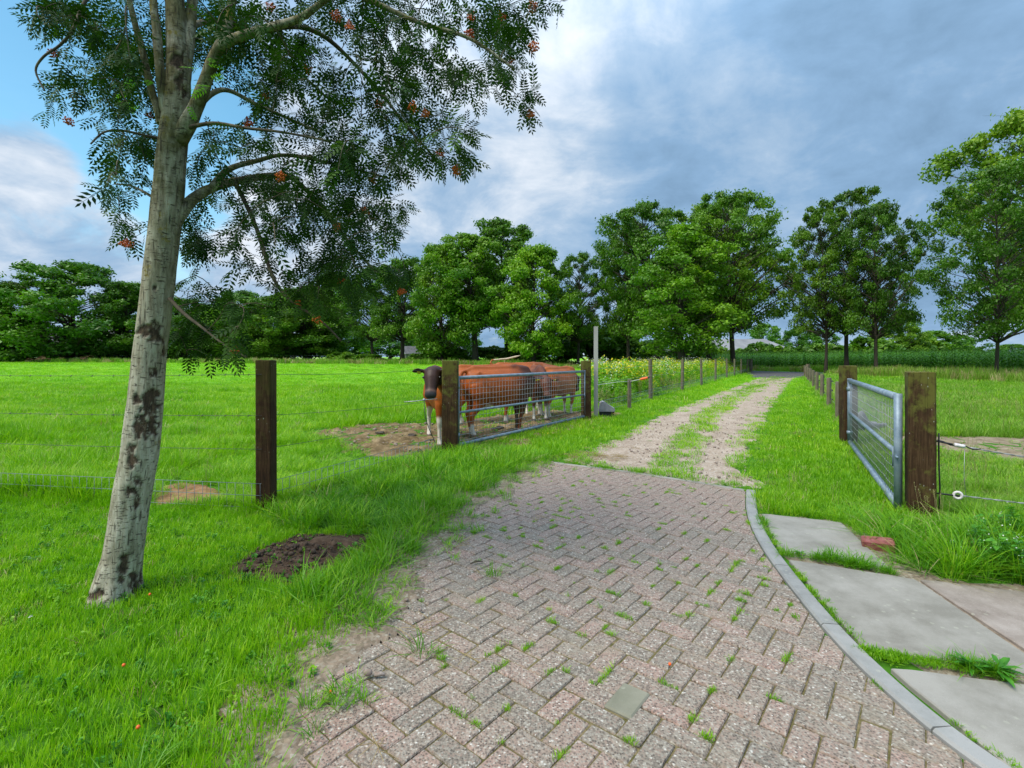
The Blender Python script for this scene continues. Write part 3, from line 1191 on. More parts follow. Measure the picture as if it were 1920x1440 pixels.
S = [[G(*p_).to_2d() for p_ in q_] for q_ in (
    ((1427, 967), (1577, 983), (1673, 1073), (1462, 1036)),
    ((1477, 1055), (1717, 1092), (1990, 1281), (1617, 1223)))]
slab(S[0], 'slab_concrete', .022)
slab(S[1], 'slab_concrete', .027)
slab([(1.798, 2.372), (2.575, 2.183), (2.60, 1.03), (1.80, 1.15)], 'slab_concrete', .024)
slab([(2.735, 3.34), (3.56, 3.06), (3.42, 1.88), (2.575, 2.25)], 'rough_concrete', .020, 'rough pebbly slab at the outer edge')

# sandy margin on the left of the paving, mole soil, bare and trampled patches
strip_poly = [p_ + Vector((.06, 0.02)) for p_ in LEFT] + [p_ + Vector((-.38, .06)) for p_ in reversed(LEFT)]
sheet('sand_margin', ragged(strip_poly, .04, .13, 9), .022, 'sand_strip', 'stuff', step=.035, relief=.022, seed=4)
mole = [G(*p_).to_2d() for p_ in ((425, 1078), (455, 1045), (500, 1022), (560, 1004), (640, 1003), (722, 1000), (700, 1024), (672, 1042), (640, 1060), (602, 1078), (545, 1098), (480, 1088))]
o = sheet('mole_soil', ragged(mole, .05, .05, 3), .012, 'mole_soil', 'stuff', bulge=.025, step=.025, relief=.06, seed=11)
o = sheet('trampled_soil', ragged([Vector(p_) for p_ in ((-4.3, 10.0), (-3.4, 8.9), (-2.75, 8.0), (-2.3, 7.5), (-1.3, 7.55), (-1.1, 7.75), (.2, 8.4), (2.3, 11.4), (3.0, 13.6), (1.0, 14.2), (-.5, 12.6), (-1.5, 11.5), (-3.0, 11.4))], .15, .2, 6), .010, 'trampled_soil', 'stuff', step=.055, relief=.12, seed=21)
o = sheet('bare_soil', ragged([G(*p_).to_2d() for p_ in ((278, 948), (292, 915), (340, 905), (415, 912), (425, 938), (370, 950))], .07, .07, 8), .012, 'red_soil', 'stuff', step=.04, relief=.03, seed=31)
o = sheet('sandy_track', ragged([Vector(p_) for p_ in ((6.8, 9.6), (8.4, 9.5), (9.6, 9.4), (13, 9.0), (12, 6.1), (9.0, 6.6), (7.2, 7.2), (6.4, 8.4))], .15, .12, 12), .012, 'bare_track', 'stuff', step=.07, relief=.05, seed=41)

# ---------------------------------------------------------------- posts, fences, gates


def post(name, x, y, h, w_, mat, rz=0.0, parent=None, dep=None, top_ch=.008):
    mb = MB()
    a_, c_ = w_ / 2, min(w_ * .08, .014)
    ring = [(a_ - c_, -a_), (a_, -a_ + c_), (a_, a_ - c_), (a_ - c_, a_), (-a_ + c_, a_), (-a_, a_ - c_), (-a_, -a_ + c_), (-a_ + c_, -a_)]
    zs = [-.3] + [h * q_ / 9 for q_ in range(9)] + [h - .006, h]
    vs, fs = [], []
    sx_, sy_ = random.uniform(-.006, .006), random.uniform(-.006, .006)
    for q_, z_ in enumerate(zs):
        k_ = .955 if q_ == len(zs) - 1 else 1.0
        for (x_, y_) in ring:
            vs.append((x_ * k_ + random.uniform(-.008, .008) * w_ + sx_ * z_, y_ * k_ + random.uniform(-.008, .008) * w_ + sy_ * z_, z_ + (random.uniform(-.004, .003) if q_ >= len(zs) - 2 else 0)))
    for q_ in range(len(zs) - 1):
        for i_ in range(8):
            j_ = (i_ + 1) % 8
            fs.append((q_ * 8 + i_, q_ * 8 + j_, (q_ + 1) * 8 + j_, (q_ + 1) * 8 + i_))
    fs.append(tuple(range((len(zs) - 1) * 8, len(zs) * 8)))
    mb.add(vs, fs)
    o_ = mb.build(name, MAT[mat], parent)
    o_.location = (x, y, float(gz(x, y)))
    o_.rotation_euler = (0, 0, rz)
    return o_


gdl = math.atan2(4.3, 2.75)
gdr = math.atan2(3.8, 2.18)
p1 = post('gate_post', -.98, 7.86, 1.462, .245, 'gate_post_wood', 0.03)
tag(p1, 'mossy square gate post the black-faced cow stands behind', 'gate post', 'square wooden gate posts')
p2 = post('gate_post', 1.80, 12.06, 1.44, .205, 'gate_post_wood', 0.12)
tag(p2, 'dark square gate post next to the tall pale metal pole', 'gate post', 'square wooden gate posts')
p3 = post('gate_post', 3.87, 4.70, 1.374, .205, 'gate_post_wood', gdr)
tag(p3, 'nearest and thickest-looking gate post, brown with green edge, in tall grass beside the slabs', 'gate post', 'square wooden gate posts')
p4 = post('gate_post', 5.78, 8.52, 1.375, .215, 'gate_post_wood', gdr + .3)
tag(p4, 'gate post at the far end of the open gate on the right of the track', 'gate post', 'square wooden gate posts')

# left front fence: round-edged post, three line wires, low welded netting
fence = empty('wire_fence', (-2.42, 4.89, 0))
tag(fence, 'low wire fence running behind the pale tree trunk, with one dark wooden post', 'fence')
FX, FY = -2.42, 4.89


def ftube(pts, r_, name, mat, par, n=5):
    mb = MB()
    bx, by = par.location.x, par.location.y
    mb.tube([(p_[0] - bx, p_[1] - by, p_[2]) for p_ in pts], r_, n)
    return mb.build(name, MAT[mat], par)


pp = post('post', 0, 0, 1.482, .15, 'post_wood', .05, fence)
pp.location = (0, 0, 0)
A, B_, D_ = Vector((-9.0, 5.87)), Vector((FX - .02, FY - .085)), Vector((-1.10, 7.72))


def sag(p_, q_, z0, z1, n_=14, s_=.02):
    return [(*p_.lerp(q_, i / n_), z0 + (z1 - z0) * i / n_ - 4 * s_ * (i / n_) * (1 - i / n_)) for i in range(n_ + 1)]


for z_ in (1.345, .945, .62):
    ftube(sag(A, B_, z_, z_, 14, .03), .0023, 'wire', 'dark_wire', fence)
    ftube(sag(B_, D_, z_, z_ if z_ != .945 else .86, 14, .03), .0023, 'wire', 'dark_wire', fence)
# barbs on the two upper wires
bb = MB()
for z_ in (1.345, .945):
    for i in range(26):
        f = i / 26 + .02
        p_ = A.lerp(B_, f)
        zz = z_ - 4 * .03 * f * (1 - f)
        bb.tube([(p_.x - FX, p_.y - FY, zz - .014), (p_.x - FX, p_.y - FY, zz + .014)], .002, 4)
        bb.tube([(p_.x - FX - .012, p_.y - FY, zz - .008), (p_.x - FX + .012, p_.y - FY, zz + .008)], .002, 4)
o = bb.build('barbs', MAT['dark_wire'], fence)
o['kind'] = 'stuff'
for p_, q_, n_ in ((A, B_, 74), (B_, D_, 37)):
    for z_ in (.285, .17, .055):
        ftube(sag(p_, q_, z_, z_, 10, .008), .0028, 'netting_wire', 'bright_netting', fence)
    mb = MB()
    for i in range(n_ + 1):
        c_ = p_.lerp(q_, i / n_)
        f = i / n_
        dz = -4 * .008 * f * (1 - f)
        mb.tube([(c_.x - FX, c_.y - FY, .02 + dz), (c_.x - FX, c_.y - FY, .285 + dz)], .0023, 4)
    o = mb.build('netting_uprights', MAT['bright_netting'], fence)
# stray wire and twisted knot in front of the black-faced cow
kn = MB()
kn.tube([(-1.62, 7.45, .845), (-1.45, 7.5, .855), (-1.33, 7.52, .87), (-1.15, 7.62, .88)], .007, 6)
kn.ball((-1.33 , 7.51, .872), .024, 8, 6)
for i in range(len(kn.v)):
    kn.v[i] = (kn.v[i][0] - FX, kn.v[i][1] - FY, kn.v[i][2])
kn.build('wire_knot', MAT['fence_wire'], fence)
kn = MB()
kn.tube([(-1.335, 7.52, .86), (-1.32, 7.55, .6), (-1.27, 7.6, .42), (-1.18, 7.64, .2)], .006, 6)
kn.tube([(-1.33, 7.55, .24), (-1.26, 7.56, .26), (-1.2, 7.6, .25)], .009, 6)
for i in range(len(kn.v)):
    kn.v[i] = (kn.v[i][0] - FX, kn.v[i][1] - FY, kn.v[i][2])
kn.build('loose_wire', MAT['dark_wire'], fence)


def gate(name, a, b_, z0, z1, zm, rt, nv, hz, label):
    """tubular field gate with welded mesh; a, b_ ground ends"""
    a, b_ = Vector(a), Vector(b_)
    g_ = empty(name, (a.x, a.y, 0), math.atan2(b_.y - a.y, b_.x - a.x))
    tag(g_, label, 'gate', 'galvanised tube gates')
    L = (b_ - a).length

    def tb(nm, pts, r_, mat='galvanised', n=10):
        mb = MB()
        mb.tube(pts, r_, n)
        return mb.build(nm, MAT[mat], g_)
    tb('top_rail', [(rt, 0, z1), (L - rt, 0, z1)], rt)
    tb('bottom_rail', [(rt, 0, z0), (L - rt, 0, z0)], rt)
    tb('middle_rail', [(rt, 0, zm), (L - rt, 0, zm)], rt * .72)
    tb('end_stile', [(0, 0, z0 - rt), (0, 0, z1 + rt)], rt * .98)
    tb('end_stile', [(L, 0, z0 - rt), (L, 0, z1 + rt)], rt * .98)
    for z in hz:
        n_ = 30
        tb('mesh_wire', [(L * i / n_, .004 + .003 * math.sin(i * 1.9), z + .004 * math.sin(i * 1.3 + z * 9)) for i in range(n_ + 1)], .0036, 'gate_wire', 5)
    mb = MB()
    mb.tube([(0, 0, z0), (0, 0, z1)], .0025, 5)
    um = mb.mesh('mesh_upright', MAT['gate_wire'])
    for i in range(1, nv):
        o_ = share('mesh_upright', um, g_)
        o_.location = (L * i / nv, -.004, 0)
    # hinge eyes
    for z in (z0 + .16, z1 - .14):
        mb = MB()
        mb.tube([(-.13, 0, z), (-.02, 0, z)], .013, 6)
        mb.tube([(0, 0, z - .03), (0, 0, z + .03)], rt * 1.25, 8)
        mb.build('hinge', MAT['galvanised'], g_)
    mb = MB()
    mb.tube([(L - .02, -.02, zm - .02), (L + .10, -.02, zm - .02)], .012, 6)
    mb.tube([(L - .05, -.03, zm + .05), (L - .05, -.03, zm - .13)], .010, 6)
    mb.build('latch', MAT['galvanised'], g_)
    return g_


gate('field_gate', (-.875, 8.0), (1.75, 11.98), .105, 1.185, .625, .030, 49,
     [1.09, .995, .90, .805, .71, .54, .445, .35, .255, .16], 'closed tubular gate with square mesh in front of the brown cows')
gate('field_gate', (5.72, 8.40), (3.72, 4.78), .085, 1.125, .58, .036, 44,
     [1.0, .89, .78, .67, .49, .40, .31, .21], 'open tubular gate standing along the right edge of the track')

# tall pale pole beside the closed gate
mb = MB()
x_, y_ = 2.07, 12.25
mb.box((0, 0, 1.0), (.10, .012, 2.58))
mb.box((-.044, .03, 1.0), (.012, .05, 2.576))
mb.box((.044, .03, 1.0), (.012, .05, 2.576))
o = mb.build('metal_pole', MAT['aluminium'])
o.location = (x_, y_, 0)
o.rotation_euler = (0, 0, -.25)
tag(o, 'tall pale metal pole beside the closed gate, higher than every post', 'pole')
mb = MB()
mb.tube([(-.05, -.02, 1.42), (-.2, -.12, 1.43), (-.27, -.17, 1.40)], .009, 6)
o2 = mb.build('wire_tie', MAT['fence_wire'], o)

# low trough-like grey shapes
mb = MB()
prof = [(-.17, 0), (.22, 0), (.23, .06), (-.02, .235), (-.09, .245), (-.12, .215)]
n_ = len(prof)
vs = [(x, -.16, z) for x, z in prof] + [(x, .16, z) for x, z in prof]
mb.add(vs, [tuple(range(n_)), tuple(reversed(range(n_, 2 * n_)))] + [(i, i + n_, (i + 1) % n_ + n_, (i + 1) % n_) for i in range(n_)])
o = mb.build('water_trough', MAT['grey_plastic'])
o.location = (2.36, 12.55, .17)
o.rotation_euler = (0, 0, -.1)
tag(o, 'small grey wedge-shaped trough beside the tall metal pole', 'trough')
mb = MB()
mb.tube([(-.14, .05, .2), (-.08, .05, .243), (.22, .05, .065)], .018, 6)
mb.build('rim', MAT['white_plastic'], o)
mb = MB()
mb.box((.03, 0, -.09), (.36, .26, .17))
mb.build('base', MAT['black_plastic'], o)

# grey drinking bowl with a curved back, behind the open gate
cb = empty('drinking_bowl', (7.02, 9.95, 0), .15)
tag(cb, 'grey plastic drinking bowl with a raised curved end, seen through the open gate', 'drinker')
mb = MB()
N = 26
vs, fs = [], []
for i in range(N):
    f = i / (N - 1)
    x = -.34 + .78 * f
    top = .24 + .24 * math.exp(-((f - .24) / .17) ** 2) - .03 * f
    hw = .17 * (1 - .25 * abs(2 * f - 1) ** 3)
    for (yy, zz) in ((-hw * .8, .10), (-hw, top - .015), (-hw + .012, top), (-hw + .03, top - .012), (-hw * .55, .16), (hw * .55, .16), (hw - .03, top - .012), (hw - .012, top), (hw, top - .015), (hw * .8, .10)):
        vs.append((x, yy, zz))
for i in range(N - 1):
    for k_ in range(10):
        j = (k_ + 1) % 10
        fs.append((i * 10 + k_, i * 10 + j, (i + 1) * 10 + j, (i + 1) * 10 + k_))
fs.append(tuple(range(9, -1, -1)))
fs.append(tuple((N - 1) * 10 + k_ for k_ in range(10)))
mb.add(vs, fs, 0, True)
mb.build('bowl', MAT['grey_plastic'], cb)
mb = MB()
mb.box((.05, 0, .04), (.5, .2, .12), ch=.01)
mb.build('foot', MAT['black_plastic'], cb)
mb = MB()
mb.tube([(.44, 0, .13), (.55, .02, .09), (.62, .03, .05)], .02, 6)
mb.build('pipe', MAT['black_plastic'], cb)

# fence along the left side of the track: nine slim stakes, wires and a netting
lf_ = empty('track_fence', (1.8, 12.2, 0))
tag(lf_, 'stake and wire fence between the yellow-flowering weeds and the track', 'fence')
stk = [17.65, 22.5, 27.1, 31.8, 36.9, 41.4, 46.5, 51.8]
for i, y in enumerate(stk):
    x = .574 * y - 5.2
    s_ = post('stake', x - 1.8, y - 12.2, 1.47 + random.uniform(-.03, .03), .105, 'stake_wood', random.uniform(0, 1), lf_)
    s_.location.z = 0
    s_.rotation_euler[0] = random.gauss(0, .015)
    s_.rotation_euler[1] = random.gauss(0, .015)
s_ = post('end_post', 26.75 - 1.8, 55.6 - 12.2, 1.42, .30, 'stake_wood', .5, lf_)
s_.location.z = 0
seq = [Vector((2.1, 12.3))] + [Vector((.574 * y - 5.2 + .06, y - .05)) for y in stk] + [Vector((26.75, 55.6))]
for z_, r_ in ((1.25, .003), (.9, .003), (.42, .005), (.30, .004), (.16, .004)):
    pts = []
    for a, b_ in zip(seq[:-1], seq[1:]):
        pts += sag(a, b_, z_, z_, 4, .012)[:-1]
    pts.append((seq[-1].x, seq[-1].y, z_))
    ftube(pts, r_, 'wire', 'fence_wire' if z_ > .5 else 'bright_netting', lf_, 4)
mb = MB()
for a, b_ in zip(seq[:-2], seq[1:-1]):
    n_ = max(2, int((b_ - a).length / .18))
    for i in range(n_):
        p_ = a.lerp(b_, i / n_)
        mb.tube([(p_.x - 1.8, p_.y - 12.2, .03), (p_.x - 1.8, p_.y - 12.2, .42)], .002, 4)
mb.build('netting_uprights', MAT['bright_netting'], lf_)
# short stake with an orange spring-gate handle on a white cord
sp_ = W(1180, 711, 14.6)
sh = post('short_stake', sp_.x, 14.6, sp_.z, .085, 'stake_wood', .3)
tag(sh, 'short stake in the weeds holding a white cord with an orange handle', 'stake')
mb = MB()
mb.tube([(.02, -.05, sp_.z - .06), (.25, -.1, sp_.z - .01), (.30, -.11, sp_.z)], .008, 6)
mb.tube([(-.02, -.05, sp_.z - .06), (-.5, -.7, sp_.z - .05), (2.07 - sp_.x + .02, 12.2 - 14.6, sp_.z - .04)], .006, 5)
o = mb.build('cord', MAT['white_plastic'])
o.location = (sp_.x, 14.6, 0)
tag(o, 'white electric cord from the metal pole to the short stake', 'cord')
mb = MB()
mb.tube([(.29, -.11, sp_.z), (.34, -.11, sp_.z + .008), (.47, -.12, sp_.z + .04), (.5, -.12, sp_.z + .045)], [.025, .04, .036, .045], 8)
o = mb.build('grip', MAT['orange_plastic'])
hd = empty('spring_grip', (sp_.x, 14.6, 0))
tag(hd, 'orange insulated handle at the end of the white cord among the weeds', 'handle')
o.parent = hd
mb = MB()
mb.tube([(.5, -.12, sp_.z + .045), (.56, -.12, sp_.z + .06)], [.03, .022], 8)
mb.build('hook', MAT['black_plastic'], hd)

# fence along the right side of the track: ten low stakes with black insulators
rf = empty('paddock_fence', (8.1, 12.3, 0))
tag(rf, 'low stakes with black insulators right of the track, leading to the road', 'fence')
ry = [12.3, 15.2, 18.4, 21.8, 25.2, 28.8, 32.5, 36.2, 40.0]
ins = MB()
ins.tube([(0, 0, 0), (.07, 0, 0)], .016, 6)
ins.ball((.085, 0, 0), .026, 6, 5)
ime = ins.mesh('insulator', MAT['black_plastic'])
for y in ry:
    x = .56 * y + 1.2
    s_ = post('stake', x - 8.1, y - 12.3, .915 + random.uniform(-.02, .02), .10, 'stake_wood', random.uniform(0, .5), rf)
    s_.location.z = 0
    if y < 30:
        for z in (.80, .52, .24):
            q_ = share('insulator', ime, s_)
            q_.location = (.05, 0, z)
s_ = post('end_post', 26.0 - 8.1, 43.6 - 12.3, 1.0, .22, 'stake_wood', .4, rf)
s_.location.z = 0
seq = [Vector((5.9, 8.5))] + [Vector((.56 * y + 1.28, y)) for y in ry] + [Vector((26.0, 43.5))]
for z_ in (.80, .52, .24):
    pts = []
    for a, b_ in zip(seq[:-1], seq[1:]):
        pts += sag(a, b_, z_, z_, 4, .015)[:-1]
    ftube(pts, .003, 'wire', 'fence_wire', rf, 4)

# electric wires tied to the nearest gate post
ef = empty('electric_fence', (3.98, 4.66, 0))
tag(ef, 'two twisted electric wires with white insulators tied to the nearest gate post', 'fence')


def etube(pts, r_, nm, mat, n=6):
    mb = MB()
    mb.tube(pts, r_, n)
    return mb.build(nm, MAT[mat], ef)


E2 = Vector((2.25, -1.06))


def epath(z0, z1, dip, t0=0.0, t1=1.0, n_=26):
    return [(E2.x * (t0 + (t1 - t0) * i / n_), E2.y * (t0 + (t1 - t0) * i / n_), z0 + (z1 - z0) * (t0 + (t1 - t0) * i / n_) - dip * 4 * (t0 + (t1 - t0) * i / n_) * (1 - (t0 + (t1 - t0) * i / n_))) for i in range(n_ + 1)]


def twist(path, r_, pitch, nm, mat, par=None):
    mb = MB()
    for ph in (0, math.pi):
        pts = []
        for i, p_ in enumerate(path):
            a_ = ph + i * pitch
            pts.append((p_[0], p_[1] + math.cos(a_) * r_, p_[2] + math.sin(a_) * r_))
        mb.tube(pts, r_ * .8, 5)
    return mb.build(nm, MAT[mat], ef)


twist(epath(.725, .56, .075, .10, 1.0, 120), .0042, .75, 'wire', 'fence_wire')
twist(epath(.24, .17, .01, .07, 1.0, 120), .0042, .75, 'wire', 'fence_wire')
etube(epath(.725, .56, .075, 0.0, .05, 6), .009, 'tie', 'black_plastic')
etube([(p_[0], p_[1], p_[2] + .012 * math.sin(i * 1.1)) for i, p_ in enumerate(epath(.725, .56, .075, 0.0, .13, 12))], .006, 'tie', 'black_plastic')
etube(epath(.235, .17, .01, 0.0, .07, 6), .008, 'tie', 'black_plastic')
etube(epath(.725, .56, .075, .055, .085, 4), .017, 'insulator', 'white_plastic', 8)
mb = MB()
for i in range(14):
    pass
c_ = epath(.24, .17, .01, .065, .066, 1)[0]
ring = [(c_[0] + .030 * math.cos(a_) * .85, c_[1] - .030 * math.cos(a_) * .5, c_[2] + .030 * math.sin(a_)) for a_ in np.linspace(0, 2 * math.pi, 15)]
mb.tube(ring, .012, 6, cap=False)
mb.build('insulator', MAT['white_plastic'], ef)
etube([(.005, -.03, .80), (.012, -.02, .70), (.006, -.03, .5), (.014, -.03, .3), (.006, -.03, .02)], .0065, 'cable', 'black_plastic')
etube([(.19, -.09, .66), (.185, -.09, .4), (.2, -.095, .23)], .0022, 'loop_wire', 'fence_wire')

# fence at the far side of the left pasture
pf = empty('pasture_fence', (-80, 86, 0))
tag(pf, 'far post and wire fence under the tree line across the left pasture', 'fence')
px_ = 36
fxs = []
for i in range(17):
    x = (px_ + i * 73.5 - 960) / F * 86
    if x < 8:
        fxs.append(x)
for x in [fxs[0] - 13.6, fxs[0] - 6.8] + fxs:
    s_ = post('stake', x + 80, 0, 1.25 + random.uniform(-.08, .08), .13, 'stake_wood', 0, pf)
    s_.location.z = float(gz(x, 86))
for z_ in (1.1, .7):
    mb = MB()
    mb.tube([(x + 80, -.08, float(gz(x, 86)) + z_) for x in fxs], .012, 4)
    mb.build('wire', MAT['fence_wire'], pf)

# pink brick lying in the grass by the slabs
mb = MB()
mb.box((0, 0, .052), (.21, .105, .075), ch=.008)
for i, v_ in enumerate(mb.v):
    mb.v[i] = (v_[0] + random.uniform(-.003, .003), v_[1] + random.uniform(-.003, .003), v_[2] + random.uniform(-.003, .003))
o = mb.build('loose_brick', MAT['pink_brick'])
bp = G(1643, 1032)
o.location = (bp.x + .03, bp.y + .02, -.005)
o.rotation_euler = (R(8), R(-4), R(-30))
tag(o, 'loose pink brick at the edge of the tall grass on the farthest slab', 'brick')
# ---------------------------------------------------------------- trees, hedges, corn, buildings


def leafcloud(cen, rad, per, size, g, flat=.62, asp=.55, outw=.7, upw=.35, shell=.45, cone=False):
    """small rhombic leaves spread through flattened clumps"""
    cen = np.asarray(cen, float)
    rad = np.asarray(rad, float)
    n_ = len(cen) * per
    ci = np.repeat(np.arange(len(cen)), per)
    dv = g.normal(0, 1, (n_, 3))
    dv /= np.linalg.norm(dv, axis=1)[:, None]
    rr = (shell + (1 - shell) * g.uniform(0, 1, n_)) ** .8 * g.uniform(.75, 1.15, n_)
    p_ = cen[ci] + dv * rr[:, None] * rad[ci][:, None] * np.array([1, 1, flat])
    nr = dv * outw + g.normal(0, .65, (n_, 3)) + np.array([0, 0, upw])
    nr /= np.linalg.norm(nr, axis=1)[:, None]
    a = np.cross(nr, g.normal(0, 1, (n_, 3)))
    a /= np.linalg.norm(a, axis=1)[:, None]
    b_ = np.cross(nr, a)
    s_ = size * g.uniform(.6, 1.35, n_)[:, None]
    bend = nr * s_ * g.uniform(-.25, .25, n_)[:, None]
    V = np.stack([p_ - a * s_, p_ + b_ * s_ * asp + bend, p_ + a * s_, p_ - b_ * s_ * asp + bend], 1).reshape(-1, 3)
    Q = np.arange(n_ * 4).reshape(-1, 4)
    cl = g.uniform(0, 1, len(cen))
    rn = np.repeat(np.clip(cl[ci] * .55 + g.uniform(0, .45, n_), 0, 1), 4)
    return V, Q, rn


def join_np(parts):
    Vs, Qs, rs, o_ = [], [], [], 0
    for V, Q, r_ in parts:
        Vs.append(V)
        Qs.append(Q + o_)
        rs.append(r_)
        o_ += len(V)
    return np.concatenate(Vs), np.concatenate(Qs), np.concatenate(rs)


def tree_proto(seed, base=.22, wide=.36, nclump=80, per=170, leaf=.0155, shape=1.0, crad=(.055, .10), fork=False, lowest=None, tw=.020, top=.96):
    """a tree one unit high: trunk, branches and crown meshes"""
    g = np.random.default_rng(seed)
    tr, br = MB(), MB()
    lean = g.normal(0, .02, 2)
    tpts, trad = [], []
    for i in range(11):
        f = i / 10
        tpts.append((lean[0] * f * f * 2 + .012 * math.sin(f * 5 + seed), lean[1] * f * f * 2 + .012 * math.cos(f * 4 + seed), f * .86))
        trad.append(tw * (1.45 if i == 0 else 1.0) * (1 - f) ** .8 + .002)
    tr.tube(tpts, trad, 9)

    def trunk_at(z):
        f = min(max(z / .86, 0), 1)
        return Vector((lean[0] * f * f * 2 + .012 * math.sin(f * 5 + seed), lean[1] * f * f * 2 + .012 * math.cos(f * 4 + seed), z)), tw * (1 - f) ** .8 + .002
    cs, rs_ = [], []
    for i in range(nclump):
        u = (i + g.uniform(0, 1)) / nclump
        u = u ** 1.0
        z = base + (top - base) * u
        tp_ = max(0.0, (u - .40 * shape) / (1 - .40 * shape))
        env = wide * (.62 + .38 * min(1, u / (.40 * shape))) * math.sqrt(max(.02, 1 - tp_ ** 2.3))
        az = i * 2.399 + g.normal(0, .5)
        env *= (1 + .24 * math.sin(az * 2 + seed) * math.cos(u * 9 + seed * 2) + .14 * math.sin(az * 5 + u * 14)) * g.uniform(.8, 1.12)
        rr = env * math.sqrt(g.uniform(.12, 1.0))
        rc = g.uniform(*crad) * (1.1 - .35 * u)
        c_ = Vector((math.cos(az) * rr, math.sin(az) * rr, min(z, top - rc * .5)))
        tp, tr_ = trunk_at(max(base * .8, min(.80, z - rr * g.uniform(.35, .75))))
        cs.append((c_.x + tp.x, c_.y + tp.y, c_.z))
        rs_.append(rc)
        if rr > env * .35 or i % 3 == 0:
            e = Vector(cs[-1])
            mid = tp.lerp(e, .5) + Vector((g.normal(0, .012), g.normal(0, .012), g.uniform(-.01, .03)))
            r0 = min(tr_ * .42, .0022 + rr * .013)
            br.tube([tp, tp.lerp(mid, .5) + Vector((0, 0, .006)), mid, mid.lerp(e, .6) + Vector((g.normal(0, .008), g.normal(0, .008), 0)), e], [r0, r0 * .8, r0 * .6, r0 * .4, r0 * .16], 5, cap=False)
            for s_ in range(2):
                q_ = mid.lerp(e, g.uniform(.1, .8))
                q2 = q_ + Vector((g.normal(0, .05), g.normal(0, .05), g.uniform(-.01, .06)))
                br.tube([q_, q_.lerp(q2, .5) + Vector((0, 0, .008)), q2], [r0 * .35, r0 * .25, r0 * .1], 4, cap=False)
    V, Q, rn = leafcloud(cs, rs_, per, leaf, g)
    # looser leaves that break the outline
    k_ = len(cs)
    V2, Q2, rn2 = leafcloud(cs, np.array(rs_) * 1.5, max(6, per // 8), leaf, g, shell=.7)
    V, Q, rn = join_np([(V, Q, rn), (V2, Q2, rn2)])
    ck = np_mesh('crown', V, Q, {'rnd': rn})
    ck.materials.append(MAT['tree_leaf'])
    return tr.mesh('trunk', MAT['oak_bark']), br.mesh('branches', MAT['oak_bark']), ck


PROTO = {
    'oak': tree_proto(3, .24, .40, 150, 236, 0.0084, crad=(.04, .08)),
    'oak_open': tree_proto(11, .26, .42, 150, 202, 0.0080, crad=(.034, .07), tw=.015),
    'oak_tall': tree_proto(23, .28, .25, 100, 229, 0.0097, shape=1.1, crad=(.045, .075)),
    'full': tree_proto(31, .10, .36, 125, 256, 0.0113, shape=.6, crad=(.055, .095)),
    'round': tree_proto(47, .06, .46, 125, 243, 0.0126, shape=.8, crad=(.06, .11)),
    'slim': tree_proto(53, .16, .26, 105, 229, 0.0088, shape=.7, crad=(.045, .08)),
    'airy': tree_proto(61, .26, .40, 140, 162, 0.0076, crad=(.030, .062), tw=.0125),
    'leaning': tree_proto(83, .22, .42, 150, 222, 0.0071, crad=(.034, .07), tw=.0085),
    'far': tree_proto(71, .12, .42, 60, 162, 0.0202, shape=.85, crad=(.08, .13)),
}


def tree(px, y, top, wpx, proto, tint, label, group, rz=None, zoff=0.0, cat='tree', name='tree', dx=0.0):
    x = (px - 960) / F * y
    z0 = float(gz(x, y)) + zoff
    H = EYE + (HY - top) / F * y - z0
    wd = wpx * 1.10 / F * y
    tm, bm_, cm = PROTO[proto]
    # crown width of the unit tree
    key = proto + '_w'
    if key not in PROTO:
        co = np.empty(len(cm.vertices) * 3, np.float32)
        cm.vertices.foreach_get('co', co)
        co = co.reshape(-1, 3)
        PROTO[key] = (float(np.percentile(np.abs(co[:, 0]), 99) + np.percentile(np.abs(co[:, 1]), 99)), float(np.percentile(co[:, 2], 99.8)))
    W1, H1 = PROTO[key]
    e = empty(name, (x + dx, y, z0 - .05), rng.uniform(0, 6.28) if rz is None else rz)
    sxy = wd / W1
    e.scale = (sxy, sxy, H / H1)
    tag(e, label, cat, group)
    share('trunk', tm, e)
    share('branches', bm_, e)
    c_ = share('crown', cm, e)
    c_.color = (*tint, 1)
    return e


